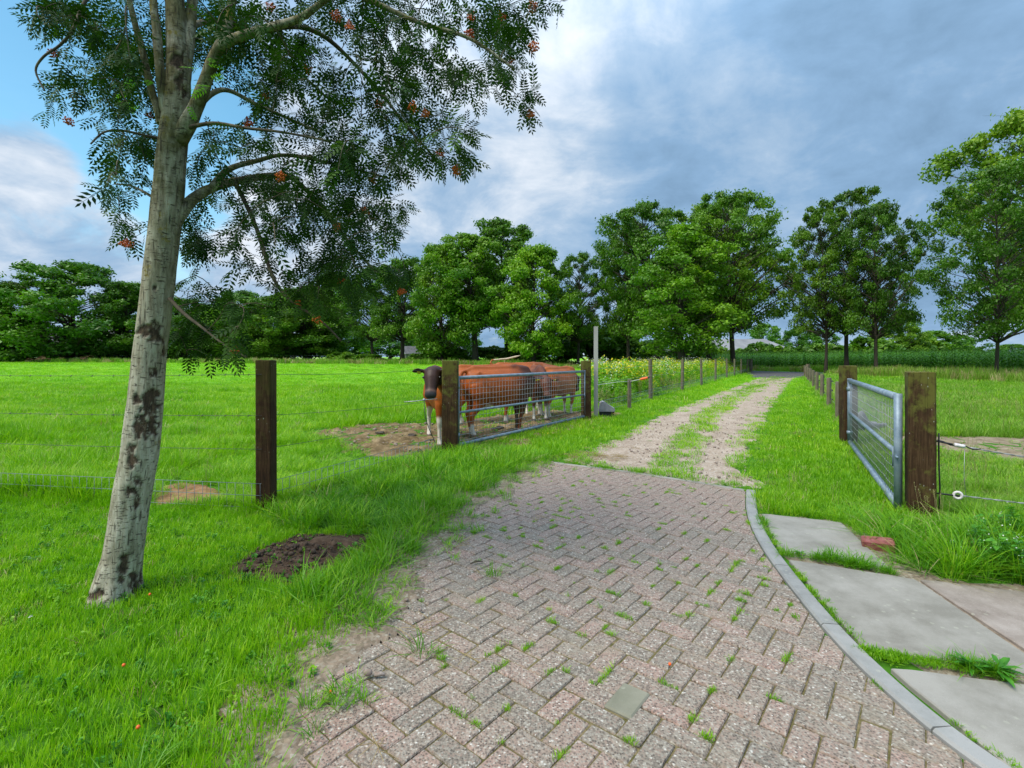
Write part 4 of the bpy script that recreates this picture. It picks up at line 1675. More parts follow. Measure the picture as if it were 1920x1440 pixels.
DK, MD, BR, OL, BL = (.95, 1.0, .8), (1.1, 1.1, .9), (1.45, 1.4, .9), (1.25, 1.12, .75), (.95, 1.05, 1.1)
GL, GM, GR, GF = 'trees beyond the left pasture', 'trees behind the cows', 'trees along the road', 'trees far behind the corn'
for a in (
    (-60, 82, 520, 150, 'round', DK, 'dark broad tree cut by the left edge of the picture', GL),
    (18, 84, 528, 120, 'full', MD, 'dark green tree at the far left edge beyond the pasture', GL),
    (132, 86, 493, 220, 'round', BL, 'large round dark tree in front of the farmhouse', GL),
    (238, 88, 530, 120, 'full', DK, 'shaded tree just left of the pale trunk, beyond the pasture', GL),
    (330, 88, 560, 150, 'full', DK, 'dark tree mostly hidden behind the pale trunk, beyond the pasture', GL),
    (452, 120, 545, 110, 'round', BL, 'bluish round tree rising behind the others between trunk and dark post', GL),
    (405, 90, 575, 130, 'round', DK, 'low dark tree right of the pale trunk beyond the pasture', GL),
    (500, 88, 556, 160, 'round', MD, 'dense green tree above the dark wooden fence post', GL),
    (570, 92, 540, 150, 'full', OL, 'yellowish green tree right of the dark wooden fence post', GL),
    (618, 96, 512, 110, 'full', MD, 'tall leafy tree under the hanging rowan branches', GL),
    (698, 84, 500, 150, 'airy', BR, 'pale green loose tree with sky showing under its crown', GL),
    (752, 80, 482, 140, 'oak', MD, 'tree with low crown left of the black-faced cow, beyond the pasture', GL),
    (828, 72, 462, 130, 'full', DK, 'dark tree with drooping crown above the mossy gate post', GM),
    (888, 70, 440, 130, 'oak_tall', DK, 'tall dark tree above the rump of the nearest brown cow', GM),
    (948, 78, 415, 135, 'oak_tall', MD, 'tallest tree behind the cows, its narrow top above its neighbours', GM),
    (1000, 66, 462, 135, 'full', BR, 'bright green cone-shaped tree above the closed gate', GM),
    (1086, 68, 476, 130, 'oak_open', DK, 'rounded dark tree left of the tall metal pole with bare forked trunk', GM),
    (1180, 66, 425, 110, 'oak', DK, 'dark tree half hidden behind the bright one right of the metal pole', GM),
    (1236, 60, 385, 190, 'oak', MD, 'big full oak left of the middle of the road trees', GR),
    (1278, 50, 425, 170, 'slim', BR, 'bright green slender tree standing before the dark oaks', GR),
    (1325, 58, 378, 190, 'oak', OL, 'olive-topped oak behind the slender bright tree', GR),
    (1376, 53, 362, 225, 'oak_open', DK, 'oak with thick straight trunk at the left of the track end', GR),
    (1548, 46.5, 395, 150, 'airy', OL, 'left of three airy trees at the right of the track end, its trunk bent', GR),
    (1590, 47, 362, 210, 'airy', OL, 'middle and tallest of three airy trees right of the track end', GR),
    (1645, 42.5, 385, 150, 'oak_open', MD, 'right of three airy trees behind the far gate post, low twigs on its trunk', GR),
    (1868, 32.5, 320, 225, 'leaning', MD, 'leaning tree with thin grey trunk at the right behind the paddock', GR),
    (2005, 36, 190, 320, 'oak', OL, 'huge tree cut by the right edge of the picture', GR),
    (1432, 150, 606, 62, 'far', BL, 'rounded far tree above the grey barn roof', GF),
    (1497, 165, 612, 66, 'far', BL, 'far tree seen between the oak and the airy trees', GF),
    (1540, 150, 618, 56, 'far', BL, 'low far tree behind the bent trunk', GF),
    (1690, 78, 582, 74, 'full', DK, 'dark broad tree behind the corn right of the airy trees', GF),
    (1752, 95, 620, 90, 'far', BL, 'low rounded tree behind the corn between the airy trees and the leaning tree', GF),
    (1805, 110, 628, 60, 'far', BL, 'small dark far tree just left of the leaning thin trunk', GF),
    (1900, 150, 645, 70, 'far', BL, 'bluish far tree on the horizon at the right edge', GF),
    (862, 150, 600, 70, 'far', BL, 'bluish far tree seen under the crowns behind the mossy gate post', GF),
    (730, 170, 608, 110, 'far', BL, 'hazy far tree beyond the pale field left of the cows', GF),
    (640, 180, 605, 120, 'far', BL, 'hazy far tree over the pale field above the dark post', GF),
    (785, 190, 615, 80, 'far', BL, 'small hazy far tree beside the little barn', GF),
):
    tree(*a)
for o_ in COL.objects:
    if o_.get('label') == 'leaning tree with thin grey trunk at the right behind the paddock':
        o_.rotation_euler = (0, R(-4), .7)

# bushes: own proto, dome of leaves on short stems
def bush_proto(seed, n_=34, per=150, leaf=.06):
    g = np.random.default_rng(seed)
    cs, rs_ = [], []
    st = MB()
    for i in range(n_):
        a = i * 2.4 + g.normal(0, .3)
        r_ = .5 * math.sqrt(g.uniform(0, 1))
        z = (.25 + .62 * g.uniform(.2, 1)) * math.sqrt(max(.1, 1 - (r_ / .62) ** 2))
        cs.append((r_ * math.cos(a), r_ * math.sin(a), z))
        rs_.append(g.uniform(.12, .2))
        if i % 3 == 0:
            st.tube([(0, 0, 0), (r_ * math.cos(a) * .4, r_ * math.sin(a) * .4, z * .5), cs[-1]], [.02, .014, .006], 4)
    V, Q, rn = leafcloud(cs, rs_, per, leaf, g, flat=.8)
    c_ = np_mesh('foliage', V, Q, {'rnd': rn})
    c_.materials.append(MAT['tree_leaf'])
    return st.mesh('stems', MAT['oak_bark']), c_


BUSH = [bush_proto(5), bush_proto(6), bush_proto(8)]


def bush(px, y, top, wpx, v_, tint, label, group='bushes and hedges behind the trees'):
    x = (px - 960) / F * y
    z0 = float(gz(x, y))
    H = EYE + (HY - top) / F * y - z0
    e = empty('bush', (x, y, z0 - .1), rng.uniform(0, 6.28))
    wd = wpx / F * y
    e.scale = (wd / 1.25, wd / 1.25, H / 1.02)
    tag(e, label, 'bush', group)
    share('stems', BUSH[v_][0], e)
    c_ = share('foliage', BUSH[v_][1], e)
    c_.color = (*tint, 1)


BP = 'undergrowth bushes of the tree rows'
for i, (px, y, top, wpx, v_, tint) in enumerate((
    (30, 90, 632, 150, 0, MD), (190, 92, 640, 120, 2, DK), (270, 91, 628, 110, 1, DK), (355, 93, 615, 130, 2, DK), (440, 94, 610, 130, 0, DK), (520, 95, 605, 120, 1, DK), (580, 95, 618, 90, 2, DK),
    (645, 84, 655, 70, 1, MD), (690, 82, 658, 60, 2, BR), (800, 76, 652, 70, 1, DK), (850, 74, 645, 80, 0, MD), (915, 80, 640, 80, 2, MD), (975, 78, 635, 90, 1, MD),
    (1040, 74, 612, 120, 0, DK), (1110, 76, 590, 140, 2, DK), (1160, 78, 600, 120, 1, DK), (1215, 74, 625, 90, 0, MD), (1300, 70, 630, 90, 2, DK), (1345, 74, 636, 70, 1, MD))):
    where = ['at the far left end of the tree row', 'below the farmhouse', 'right of the farmhouse', 'behind the pale trunk', 'right of the pale trunk', 'left of the dark fence post', 'right of the dark fence post',
             'in front of the pale field', 'lit bright before the pale field', 'left of the mossy gate post', 'behind the mossy gate post', 'above the nearest cow', 'above the hidden cows',
             'above the right end of the cows', 'directly behind the tall metal pole', 'right of the tall metal pole', 'under the big full oak', 'between the slender tree and thick trunk', 'beside the thick straight trunk'][i]
    tn = {DK: 'dark', MD: 'green', BR: 'pale'}[tint]
    bush(px, y, top, wpx, v_, tint, f'{tn} low bush under the trees {where}')
for i, (px, y, top, wpx, v_, tint, lab) in enumerate((
    (1420, 95, 632, 80, 0, MD, 'rounded bush left of the grey barn roof above the corn'),
    (1475, 92, 640, 70, 1, MD, 'low bush over the corn straight beyond the track end'),
    (1525, 90, 634, 70, 2, MD, 'bush over the corn left of the bent trunk'),
    (1580, 88, 636, 90, 0, MD, 'bush over the corn behind the middle airy tree'),
    (1640, 76, 618, 100, 1, DK, 'dark bush over the corn right of the airy trees'),
    (1725, 80, 622, 90, 2, MD, 'green bush over the corn below the dark broad tree'),
    (1785, 100, 640, 90, 0, DK, 'long dark bush over the corn left of the leaning trunk'))):
    bush(px, y, top, wpx, v_, tint, lab)

# corn field behind the road


def corn_src(seed, H=2.25):
    g = np.random.default_rng(seed)
    mb = MB()
    mb.tube([(0, 0, 0), (.02, 0, H * .5), (.03, .01, H)], [.018, .014, .005], 4)
    rn = []
    for i in range(11):
        z = H * (.12 + .078 * i)
        a = (i % 2) * math.pi + g.normal(0, .35) + seed
        L = g.uniform(.55, .85) * (1 - .35 * max(0, i - 7) / 4)
        dx, dy = math.cos(a), math.sin(a)
        vs = []
        for j in range(5):
            t_ = j / 4
            r_ = L * t_ * .75
            zz = z + L * (.75 * t_ - .85 * t_ * t_)
            ww = .045 * (1 - t_ ** 2) * (.6 + .8 * min(1, t_ * 3))
            vs += [(dx * r_ - dy * ww, dy * r_ + dx * ww, zz), (dx * r_ + dy * ww, dy * r_ - dx * ww, zz + .01)]
        mb.add(vs, [(2 * j, 2 * j + 1, 2 * j + 3, 2 * j + 2) for j in range(4)])
    for i in range(4):
        a = i * 1.6 + seed
        mb.tube([(.03, .01, H), (.03 + .05 * math.cos(a), .01 + .05 * math.sin(a), H + .12), (.03 + .1 * math.cos(a), .01 + .1 * math.sin(a), H + .18)], .006, 3)
    me = mb.mesh('corn_plant', MAT['corn_leaf'])
    at = me.attributes.new('rnd', 'FLOAT', 'POINT')
    at.data.foreach_set('value', np.random.default_rng(seed).uniform(0, 1, len(me.vertices)).astype(np.float32))
    return src('corn_plant', me)


corn = [corn_src(i, 2.1 + .1 * i) for i in range(3)]
near_e, mid_e, far_e = offset_line(road_c, 6.5), offset_line(road_c, 13), offset_line(road_c, 62)
Pa = grid_pts(-6, 62, 20, 100, .34)
Pa = Pa[inpoly(Pa, near_e + list(reversed(mid_e)))]
Pb = grid_pts(-6, 110, 20, 150, .62)
Pb = Pb[inpoly(Pb, mid_e + list(reversed(far_e)))]
P = np.concatenate([Pa, Pb])
P = P[in_view(P, 2) & (P[:, 0] / P[:, 1] > .16)]
o = scatter('corn_field', corn, P, scl=rng.uniform(.82, 1.05, len(P)) * (.72 + .28 * smoothstep(.2, .5, P[:, 0] / P[:, 1])), tilt=.05)
tag(o, 'field of tall green corn behind the road', 'corn')

# buildings half hidden by the trees


def gable_house(name, x, y, L, D, eave, ridge, rz, wall, roof, label, cat, hip=0.0, trim='white_wall', wins=4, door=True, over=.4):
    z0 = float(gz(x, y))
    h_ = empty(name, (x, y, z0), rz)
    tag(h_, label, cat)
    mb = MB()
    a, b_ = L / 2, D / 2
    mb.add([(-a, -b_, -.3), (a, -b_, -.3), (a, b_, -.3), (-a, b_, -.3), (-a, -b_, eave), (a, -b_, eave), (a, b_, eave), (-a, b_, eave), (-a + hip, 0, ridge - .15), (a - hip, 0, ridge - .15)],
           [(0, 1, 5, 4), (2, 3, 7, 6), (1, 2, 6, 9, 5), (3, 0, 4, 8, 7)])
    mb.build('wall', MAT[wall], h_)
    th = .14
    sl_ = (ridge - eave) / b_
    ro = MB()
    e_ = eave - over * sl_
    for sg in (-1, 1):
        q_ = [(-a - over, sg * (b_ + over), e_), (a + over, sg * (b_ + over), e_), (a + over - hip, 0, ridge), (-a - over + hip, 0, ridge)]
        ro.add([(*p_[:2], p_[2]) for p_ in q_] + [(p_[0], p_[1], p_[2] + th) for p_ in q_],
               [(0, 1, 2, 3), (7, 6, 5, 4), (0, 4, 5, 1), (1, 5, 6, 2), (2, 6, 7, 3), (3, 7, 4, 0)])
    if hip:
        for sg in (-1, 1):
            ro.add([(sg * (a + over), -b_ - over, e_ + .02), (sg * (a + over), b_ + over, e_ + .02), (sg * (a + over - hip), 0, ridge + .02)], [(0, 1, 2)])
    ro.build('roof', MAT[roof], h_)
    if not hip:
        for sg in (-1, 1):
            t_ = MB()
            for s2 in (-1, 1):
                t_.tube([(sg * (a + over + .05), s2 * (b_ + over), e_ + .05), (sg * (a + over + .05), 0, ridge + .05)], .16, 4)
            t_.build('barge_board', MAT[trim], h_)
    for i in range(wins):
        xx = -a + L * (i + .5) / wins
        if door and i == wins // 2:
            t_ = MB()
            t_.box((xx, -b_ - .03, 1.05), (1.1, .1, 2.1))
            t_.build('door', MAT['roof_tile'], h_)
            continue
        t_ = MB()
        t_.box((xx, -b_ - .03, 1.5), (1.5, .1, 1.4))
        f_ = t_.build('window', MAT[trim], h_)
        t_ = MB()
        t_.box((xx - .35, -b_ - .06, 1.5), (.6, .1, 1.2))
        t_.box((xx + .35, -b_ - .06, 1.5), (.6, .1, 1.2))
        t_.build('pane', MAT['window_glass'], f_)
    return h_


hs = gable_house('farmhouse', -97, 112, 17, 9.5, 2.6, 7.2, .12, 'red_wall', 'roof_tile', 'farmhouse with dark roof half hidden by the trees at the left', 'house')
mb = MB()
mb.box((3.5, 0, 7.4), (.9, .9, 1.8))
mb.build('chimney', MAT['red_wall'], hs)
gable_house('barn', 51.5, 120, 27, 15, 2.8, 6.0, -.05, 'red_wall', 'barn_roof', 'long low barn with grey roof behind the road trees', 'barn', hip=4.5, wins=5)
gable_house('shed', -29.2, 146, 5.5, 5, 2.0, 4.0, .5, 'roof_tile', 'roof_tile', 'small dark shed with white gable trim far beyond the pasture', 'shed', wins=2, door=False)
# ---------------------------------------------------------------- cattle


def cow(x, y, fwd, label, scale=1.0, yaw=0.0, neck_up=.45, head_pitch=-.75, head_yaw=None, tail='hang', dark_head=1.0, coat=(.34, .080, .010), socks=(.34, .34, .36, .36), legs=(0, 0, 0, 0), dark_neck=0.0, tag_ear=True, seed=0):
    """body is one skin grown over shaped tubes; x forward, y to the animal's left"""
    root = empty('cow', (x, y, float(gz(x, y))), math.atan2(fwd[1], fwd[0]))
    root.scale = (scale,) * 3
    tag(root, label, 'cow', 'cows crowding behind the gate')
    mb = MB()
    st = [(-.80, 1.10, .07, .09), (-.765, 1.09, .17, .19), (-.68, 1.075, .235, .255), (-.54, 1.035, .275, .30), (-.36, .985, .285, .34), (-.10, .945, .305, .385), (.14, .935, .31, .40), (.38, .955, .275, .385), (.56, .985, .235, .35), (.70, 1.0, .18, .29), (.80, 1.0, .10, .19)]
    mb.tube([(a, 0, z) for a, z, w_, h in st], [w_ for a, z, w_, h in st], 16, ry=[h for a, z, w_, h in st])
    # spine and hip bones
    mb.tube([(-.74, 0, 1.285), (-.6, 0, 1.325), (-.3, 0, 1.315), (.1, 0, 1.32), (.42, 0, 1.335), (.6, 0, 1.30)], [.05, .075, .07, .07, .075, .07], 8)
    mb.tube([(-.56, -.20, 1.225), (-.56, -.1, 1.25), (-.56, .1, 1.25), (-.56, .20, 1.225)], .05, 8)
    # neck
    Bn = Vector((.60, 0, 1.10))
    nd = Vector((math.cos(neck_up) * math.cos(yaw), math.cos(neck_up) * math.sin(yaw), math.sin(neck_up)))
    poll = Bn + nd * .58
    mb.tube([Bn - Vector((.16, 0, .02)), Bn + Vector((.06, 0, 0)) + nd * .05, Bn + nd * .3, poll - nd * .02], [.17, .155, .115, .09], 12, ry=[.33, .285, .205, .135])
    hy = yaw * 1.25 if head_yaw is None else head_yaw
    hd = Vector((math.cos(head_pitch) * math.cos(hy), math.cos(head_pitch) * math.sin(hy), math.sin(head_pitch)))
    side = Vector((-math.sin(hy), math.cos(hy), 0))
    hup = hd.cross(side) * -1
    if hup.z < 0 and abs(hd.z) < .9:
        hup = -hup
    hs_ = [(-.09, .06, .06), (-.05, .125, .11), (.03, .142, .14), (.13, .140, .145), (.23, .112, .122), (.33, .094, .10), (.40, .102, .095), (.455, .10, .082), (.49, .055, .045)]
    mb.tube([poll + hd * s_ - hup * (.03 + .05 * max(0, s_)) for s_, a, b_ in hs_], [a for s_, a, b_ in hs_], 12, ry=[b_ for s_, a, b_ in hs_], up=hup)
    ears = []
    for sg in (-1, 1):
        e0 = poll + side * sg * .10 - hup * .005
        e1 = e0 + side * sg * .14 - hup * .0 - hd * .02
        e2 = e0 + side * sg * .25 - hup * .03 - hd * .01
        mb.tube([e0, e0.lerp(e1, .5), e1, e1.lerp(e2, .6), e2], [.03, .062, .078, .06, .015], 8, ry=[.024, .022, .02, .018, .014], up=hd)
        ears.append((e0, e1, e2))
    # legs
    feet = []
    for n_, (lx, ly, fr) in enumerate(((.50, .155, True), (.50, -.155, True), (-.58, .165, False), (-.58, -.165, False))):
        sw = legs[n_]
        if fr:
            J = [(lx - .03, ly * .8, .92, .10, .15), (lx, ly, .72, .085, .12), (lx + .01 + sw * .3, ly, .52, .062, .075), (lx + .02 + sw * .55, ly, .42, .055, .06), (lx + sw * .75, ly, .32, .038, .043), (lx - .005 + sw * .92, ly, .16, .036, .04), (lx + sw, ly, .09, .046, .05), (lx + .02 + sw, ly, .035, .05, .06), (lx + .02 + sw, ly, .0, .052, .065)]
        else:
            J = [(lx + .02, ly * .80, 1.02, .155, .225), (lx + .05, ly * 1.06, .83, .14, .215), (lx + .05 + sw * .2, ly, .66, .09, .14), (lx - .03 + sw * .4, ly, .52, .055, .08), (lx - .09 + sw * .6, ly, .43, .046, .068), (lx - .075 + sw * .75, ly, .32, .037, .046), (lx - .055 + sw * .92, ly, .16, .036, .042), (lx - .03 + sw, ly, .09, .046, .052), (lx - .005 + sw, ly, .035, .05, .062), (lx - .005 + sw, ly, .0, .052, .066)]
        mb.tube([(a, b_, z) for a, b_, z, r1, r2 in J], [r1 for *_, r1, r2 in J], 10, ry=[r2 for *_, r2 in J], up=(1, 0, 0))
        feet.append((J[-1][0], ly))
    mb.ball((-.30, 0, .64), .13, 10, 8, sc=(1.25, .95, .75))
    if tail == 'hang':
        tp = [(-.74, 0, 1.29), (-.84, 0, 1.27), (-.885, .01, 1.12), (-.88, .015, .9), (-.87, .02, .7), (-.88, .02, .55), (-.87, .02, .42)]
        tr = [.04, .036, .03, .026, .025, .034, .018]
    else:
        tp = [(-.74, 0, 1.29), (-.84, .0, 1.36), (-.80, .03, 1.45), (-.6, .06, 1.47), (-.35, .08, 1.49), (-.1, .10, 1.55), (.04, .12, 1.59)]
        tr = [.04, .036, .03, .03, .034, .034, .016]
    mb.tube(tp, tr, 8)
    raw = mb.mesh('cow_raw')
    ob = bpy.data.objects.new('cow_raw', raw)
    COL.objects.link(ob)
    rm = ob.modifiers.new('r', 'REMESH')
    rm.mode = 'VOXEL'
    rm.voxel_size = .019
    sm = ob.modifiers.new('s', 'SMOOTH')
    sm.factor = .55
    sm.iterations = 8
    dg = bpy.context.evaluated_depsgraph_get()
    me = bpy.data.meshes.new_from_object(ob.evaluated_get(dg))
    bpy.data.objects.remove(ob)
    me.name = 'cow_body'
    n_ = len(me.vertices)
    co = np.empty(n_ * 3, np.float32)
    me.vertices.foreach_get('co', co)
    co = co.reshape(-1, 3).astype(float)
    ns = np.array([mnoise.fractal(Vector((p_[0] * 3 + seed * 5, p_[1] * 3, p_[2] * 3)), 1, 2, 3) for p_ in co])
    c_ = np.array(coat)[None, :] * (1 + .22 * ns[:, None]) + 0 * co
    # darker neck and head
    pl = np.array(poll)
    hdv = np.array(hd)
    rel = co - pl
    s_ = rel @ hdv
    dist = np.linalg.norm(rel - s_[:, None] * hdv, axis=1)
    head = ((s_ > -.12) & (s_ < .6) & (dist < .24) & (np.linalg.norm(rel, axis=1) < .62) & (co[:, 2] > .25)).astype(float)
    for e0, e1, e2 in ears:
        head = np.maximum(head, (np.linalg.norm(co - np.array(e1), axis=1) < .13).astype(float))
    leg_zone = (co[:, 2] < .62) & (np.abs(co[:, 0] - .5) < .35) & (np.abs(co[:, 1]) > .07)
    darkc = np.array((.040, .017, .012)) * (1 + .5 * ns[:, None])
    hm = head * dark_head
    c_ = c_ * (1 - hm[:, None]) + darkc * hm[:, None]
    if dark_neck:
        nk = smoothstep(.12, .50, co[:, 0] + .2 * ns) * dark_neck * (1 - head)
        c_ = c_ * (1 - nk[:, None]) + np.array((.028, .010, .006)) * nk[:, None]
    # muzzle
    mz = smoothstep(.39, .43, s_) * head * (dist < .13)
    c_ = c_ * (1 - mz[:, None]) + np.array((.035, .034, .038)) * mz[:, None]
    rim = np.exp(-((s_ - .385) / .022) ** 2) * head * .55
    c_ = c_ * (1 - rim[:, None]) + np.array((.22, .13, .10)) * rim[:, None]
    # white feet and belly
    white = np.array((.66, .60, .52))
    for (fx, fy), sk in zip(feet, socks):
        if sk <= 0:
            continue
        near = (np.abs(co[:, 1] - fy) < .12) & (np.abs(co[:, 0] - fx) < .26)
        k_ = near * (1 - smoothstep(sk - .03, sk + .03, co[:, 2] + .05 * ns))
        c_ = c_ * (1 - k_[:, None]) + white * k_[:, None]
    ud = np.exp(-(np.linalg.norm((co - (-.30, 0, .58)) / (1.2, 1, .8), axis=1) / .15) ** 2)
    ud = smoothstep(.3, .7, ud)
    c_ = c_ * (1 - ud[:, None]) + np.array((.60, .44, .36)) * ud[:, None]
    hf = (co[:, 2] < .055).astype(float)
    c_ = c_ * (1 - hf[:, None]) + np.array((.16, .13, .115)) * hf[:, None]
    tb = np.min(np.stack([np.linalg.norm(co - np.array(p_), axis=1) for p_ in (tp[-3:] if tail == 'hang' else tp[3:])]), 0) < .14
    tb = tb & ((co[:, 0] < -.83) if tail == 'hang' else (co[:, 2] > 1.43))
    c_[tb] = np.array((.62, .50, .34)) if tail != 'hang' else np.array((.03, .016, .012))
    at = me.attributes.new('coat', 'FLOAT_COLOR', 'POINT')
    at.data.foreach_set('color', np.c_[np.clip(c_, .004, .9), np.ones(n_)].astype(np.float32).ravel())
    me.polygons.foreach_set('use_smooth', np.ones(len(me.polygons), bool))
    link('body', me, MAT['hide'], root)
    for sg in (-1, 1):
        mb = MB()
        mb.ball(poll + hd * .13 + side * sg * .132 + hup * .012, .022, 8, 6)
        mb.build('eye', MAT['eye'], root)
        mb = MB()
        mb.ball(poll + hd * .455 - hup * .035 + side * sg * .045, .015, 8, 6)
        mb.build('nostril', MAT['eye'], root)
    if tag_ear:
        for e0, e1, e2 in ears:
            mb = MB()
            q_ = e0.lerp(e1, .9) - hup * .03 + hd * .022
            s2, u2 = side * .028, hup * .032
            mb.add([q_ - s2 - u2, q_ + s2 - u2, q_ + s2 + u2, q_ - s2 + u2, q_ - s2 - u2 + hd * .004, q_ + s2 - u2 + hd * .004, q_ + s2 + u2 + hd * .004, q_ - s2 + u2 + hd * .004],
                   [(3, 2, 1, 0), (4, 5, 6, 7), (0, 1, 5, 4), (1, 2, 6, 5), (2, 3, 7, 6), (3, 0, 4, 7)])
            mb.build('ear_tag', MAT['ear_tag'], root)
    return root


cow(-1.235, 8.93, (.30, -.95), 'black-faced cow looking at the camera beside the mossy gate post', .97, yaw=-.72, neck_up=.42, head_pitch=-.95, head_yaw=-.30, socks=(.5, .5, .6, .6), legs=(.0, .02, .05, -.1), seed=1)
cow(-.26, 9.90, (.83, .55), 'nearest reddish cow standing side-on right behind the gate, dark tail', .98, yaw=.75, neck_up=.0, head_pitch=-.95, socks=(.06, .05, .12, .24), legs=(.05, -.1, .06, -.08), dark_neck=.85, seed=2)
cow(.62, 12.45, (.10, -.99), 'cow facing the camera with lowered brown face behind the mesh', .96, coat=(.20, .05, .010), yaw=.05, neck_up=-.12, head_pitch=-1.12, dark_head=.55, socks=(.36, .36, .3, .3), legs=(.0, .03, 0, -.1), dark_neck=.5, seed=3)
cow(1.22, 12.95, (.62, .78), 'rusty cow at the right end of the gate turned away', .93, coat=(.36, .095, .015), yaw=.3, neck_up=-.1, head_pitch=-.9, socks=(.3, .3, .38, .4), legs=(.05, -.1, .04, -.1), seed=4)
cow(.22, 14.15, (.97, .12), 'cow at the back flinging its pale tail over its back', 1.0, coat=(.34, .085, .013), yaw=-.5, neck_up=.1, head_pitch=-.8, tail='over', socks=(.3, .3, .3, .3), dark_neck=.4, seed=5)
cow(-.62, 11.45, (.93, .36), 'half-hidden cow behind the nearest side-on cow', .98, yaw=.5, neck_up=.1, head_pitch=-.9, socks=(.2, .2, .2, .2), legs=(.1, -.05, .08, -.05), seed=6)
# ---------------------------------------------------------------- the rowan in front
RY = 3.13
TR_PX = [(1125, 214, 112), (1112, 216, 104), (1095, 219, 95), (1077, 222, 88), (1040, 231, 78), (960, 242, 75), (860, 261, 75), (770, 271, 72), (680, 279, 66), (580, 291, 65), (480, 303, 64), (400, 312, 64), (300, 321, 61), (240, 327, 58), (200, 331, 55), (150, 334, 50), (100, 334, 46), (0, 328, 38), (-150, 322, 34), (-350, 320, 26), (-520, 318, 16), (-640, 320, 8)]
rowan = empty('rowan_tree', (W(214, 1120, RY).x, RY, 0))
tag(rowan, 'leaning rowan with pale scarred trunk and orange berries on the lawn', 'tree')
RO = Vector(rowan.location)
tp = np.array(TR_PX, float)
rows = np.concatenate([np.linspace(1125, 0, 330), np.linspace(-8, -640, 60)])
cx = np.interp(-rows, -tp[:, 0], tp[:, 1])
wd = np.interp(-rows, -tp[:, 0], tp[:, 2])
kern = np.hanning(15)
kern /= kern.sum()
cx = np.convolve(np.pad(cx, 7, 'edge'), kern, 'valid')
NA = 84
SC = [(285, 622, 24, 17), (286, 698, 11, 8), (287, 738, 15, 9), (280, 757, 20, 26), (254, 748, 7, 13), (276, 800, 24, 18), (258, 803, 9, 20), (285, 795, 6, 22), (246, 843, 8, 11), (246, 862, 11, 15), (259, 901, 6, 10), (240, 921, 5, 13), (252, 922, 11, 6), (258, 939, 7, 14), (236, 1046, 8, 12), (230, 1066, 9, 20), (226, 1085, 7, 10), (252, 1080, 9, 7), (256, 1102, 15, 14), (337, 112, 19, 15), (338, 150, 9, 23), (347, 172, 6, 14), (178, 1116, 16, 9), (290, 540, 4, 4), (322, 640, 5, 16), (308, 655, 4, 20)]
ang = np.arange(NA) * 2 * math.pi / NA
V = []
scar = []
for i, (py, c_, w_) in enumerate(zip(rows, cx, wd)):
    r_ = w_ / 2 / F * RY * .815          # seen well off the axis of a wide lens
    z = EYE + (HY - py) / F * RY
    x0 = (c_ - 960) / F * RY - RO.x
    fl = max(0, 1 - z / .28) ** 2
    for a in ang:
        ca, sa = math.cos(a), math.sin(a)
        q_ = Vector((ca * .9, sa * .9, z * 2.2))
        rr = r_ * (1 + .035 * mnoise.noise(q_ * 1.6) + .02 * mnoise.noise(q_ * 5) + fl * .22 * math.sin(a * 5 + 1.0) * mnoise.noise(Vector((ca, sa, 3))) * 2)
        X_, Y_ = x0 + ca * rr, sa * rr
        s_ = 0.0
        if sa < .25:
            yy = RY + Y_
            ppx = 960 + F * (X_ + RO.x) / yy
            ppy = HY - F * (z - EYE) / yy
            nz = mnoise.fractal(Vector((ppx * .07, ppy * .07, 1.0)), 1, 2, 4) * .75
            for sx, sy, ax, ay in SC:
                e = ((ppx - sx) / ax) ** 2 + ((ppy - sy) / ay) ** 2
                s_ = max(s_, 1 - min(1, max(0, (math.sqrt(e) - .85 + nz) / .22)))
        else:
            nz = mnoise.fractal(Vector((ca * 2, sa * 2, z * 5)), 1, 2, 4)
            s_ = min(1, max(0, (nz - .45) / .08))
        lip = math.exp(-((s_ - .35) / .22) ** 2) * .0035 if 0 < s_ < 1 else 0
        k_ = 1 - .0085 * s_ / rr + lip / rr
        V.append((x0 + ca * rr * k_, sa * rr * k_, z))
        scar.append(s_)
m_ = len(rows)
ii = np.arange(m_ - 1)[:, None] * NA + np.arange(NA)[None, :]
jj = np.arange(m_ - 1)[:, None] * NA + (np.arange(NA)[None, :] + 1) % NA
Q = np.stack([ii, jj, jj + NA, ii + NA], -1).reshape(-1, 4)
o = link('trunk', np_mesh('trunk', V, Q, {'scar': scar}, smooth=True), MAT['rowan_bark'], rowan)

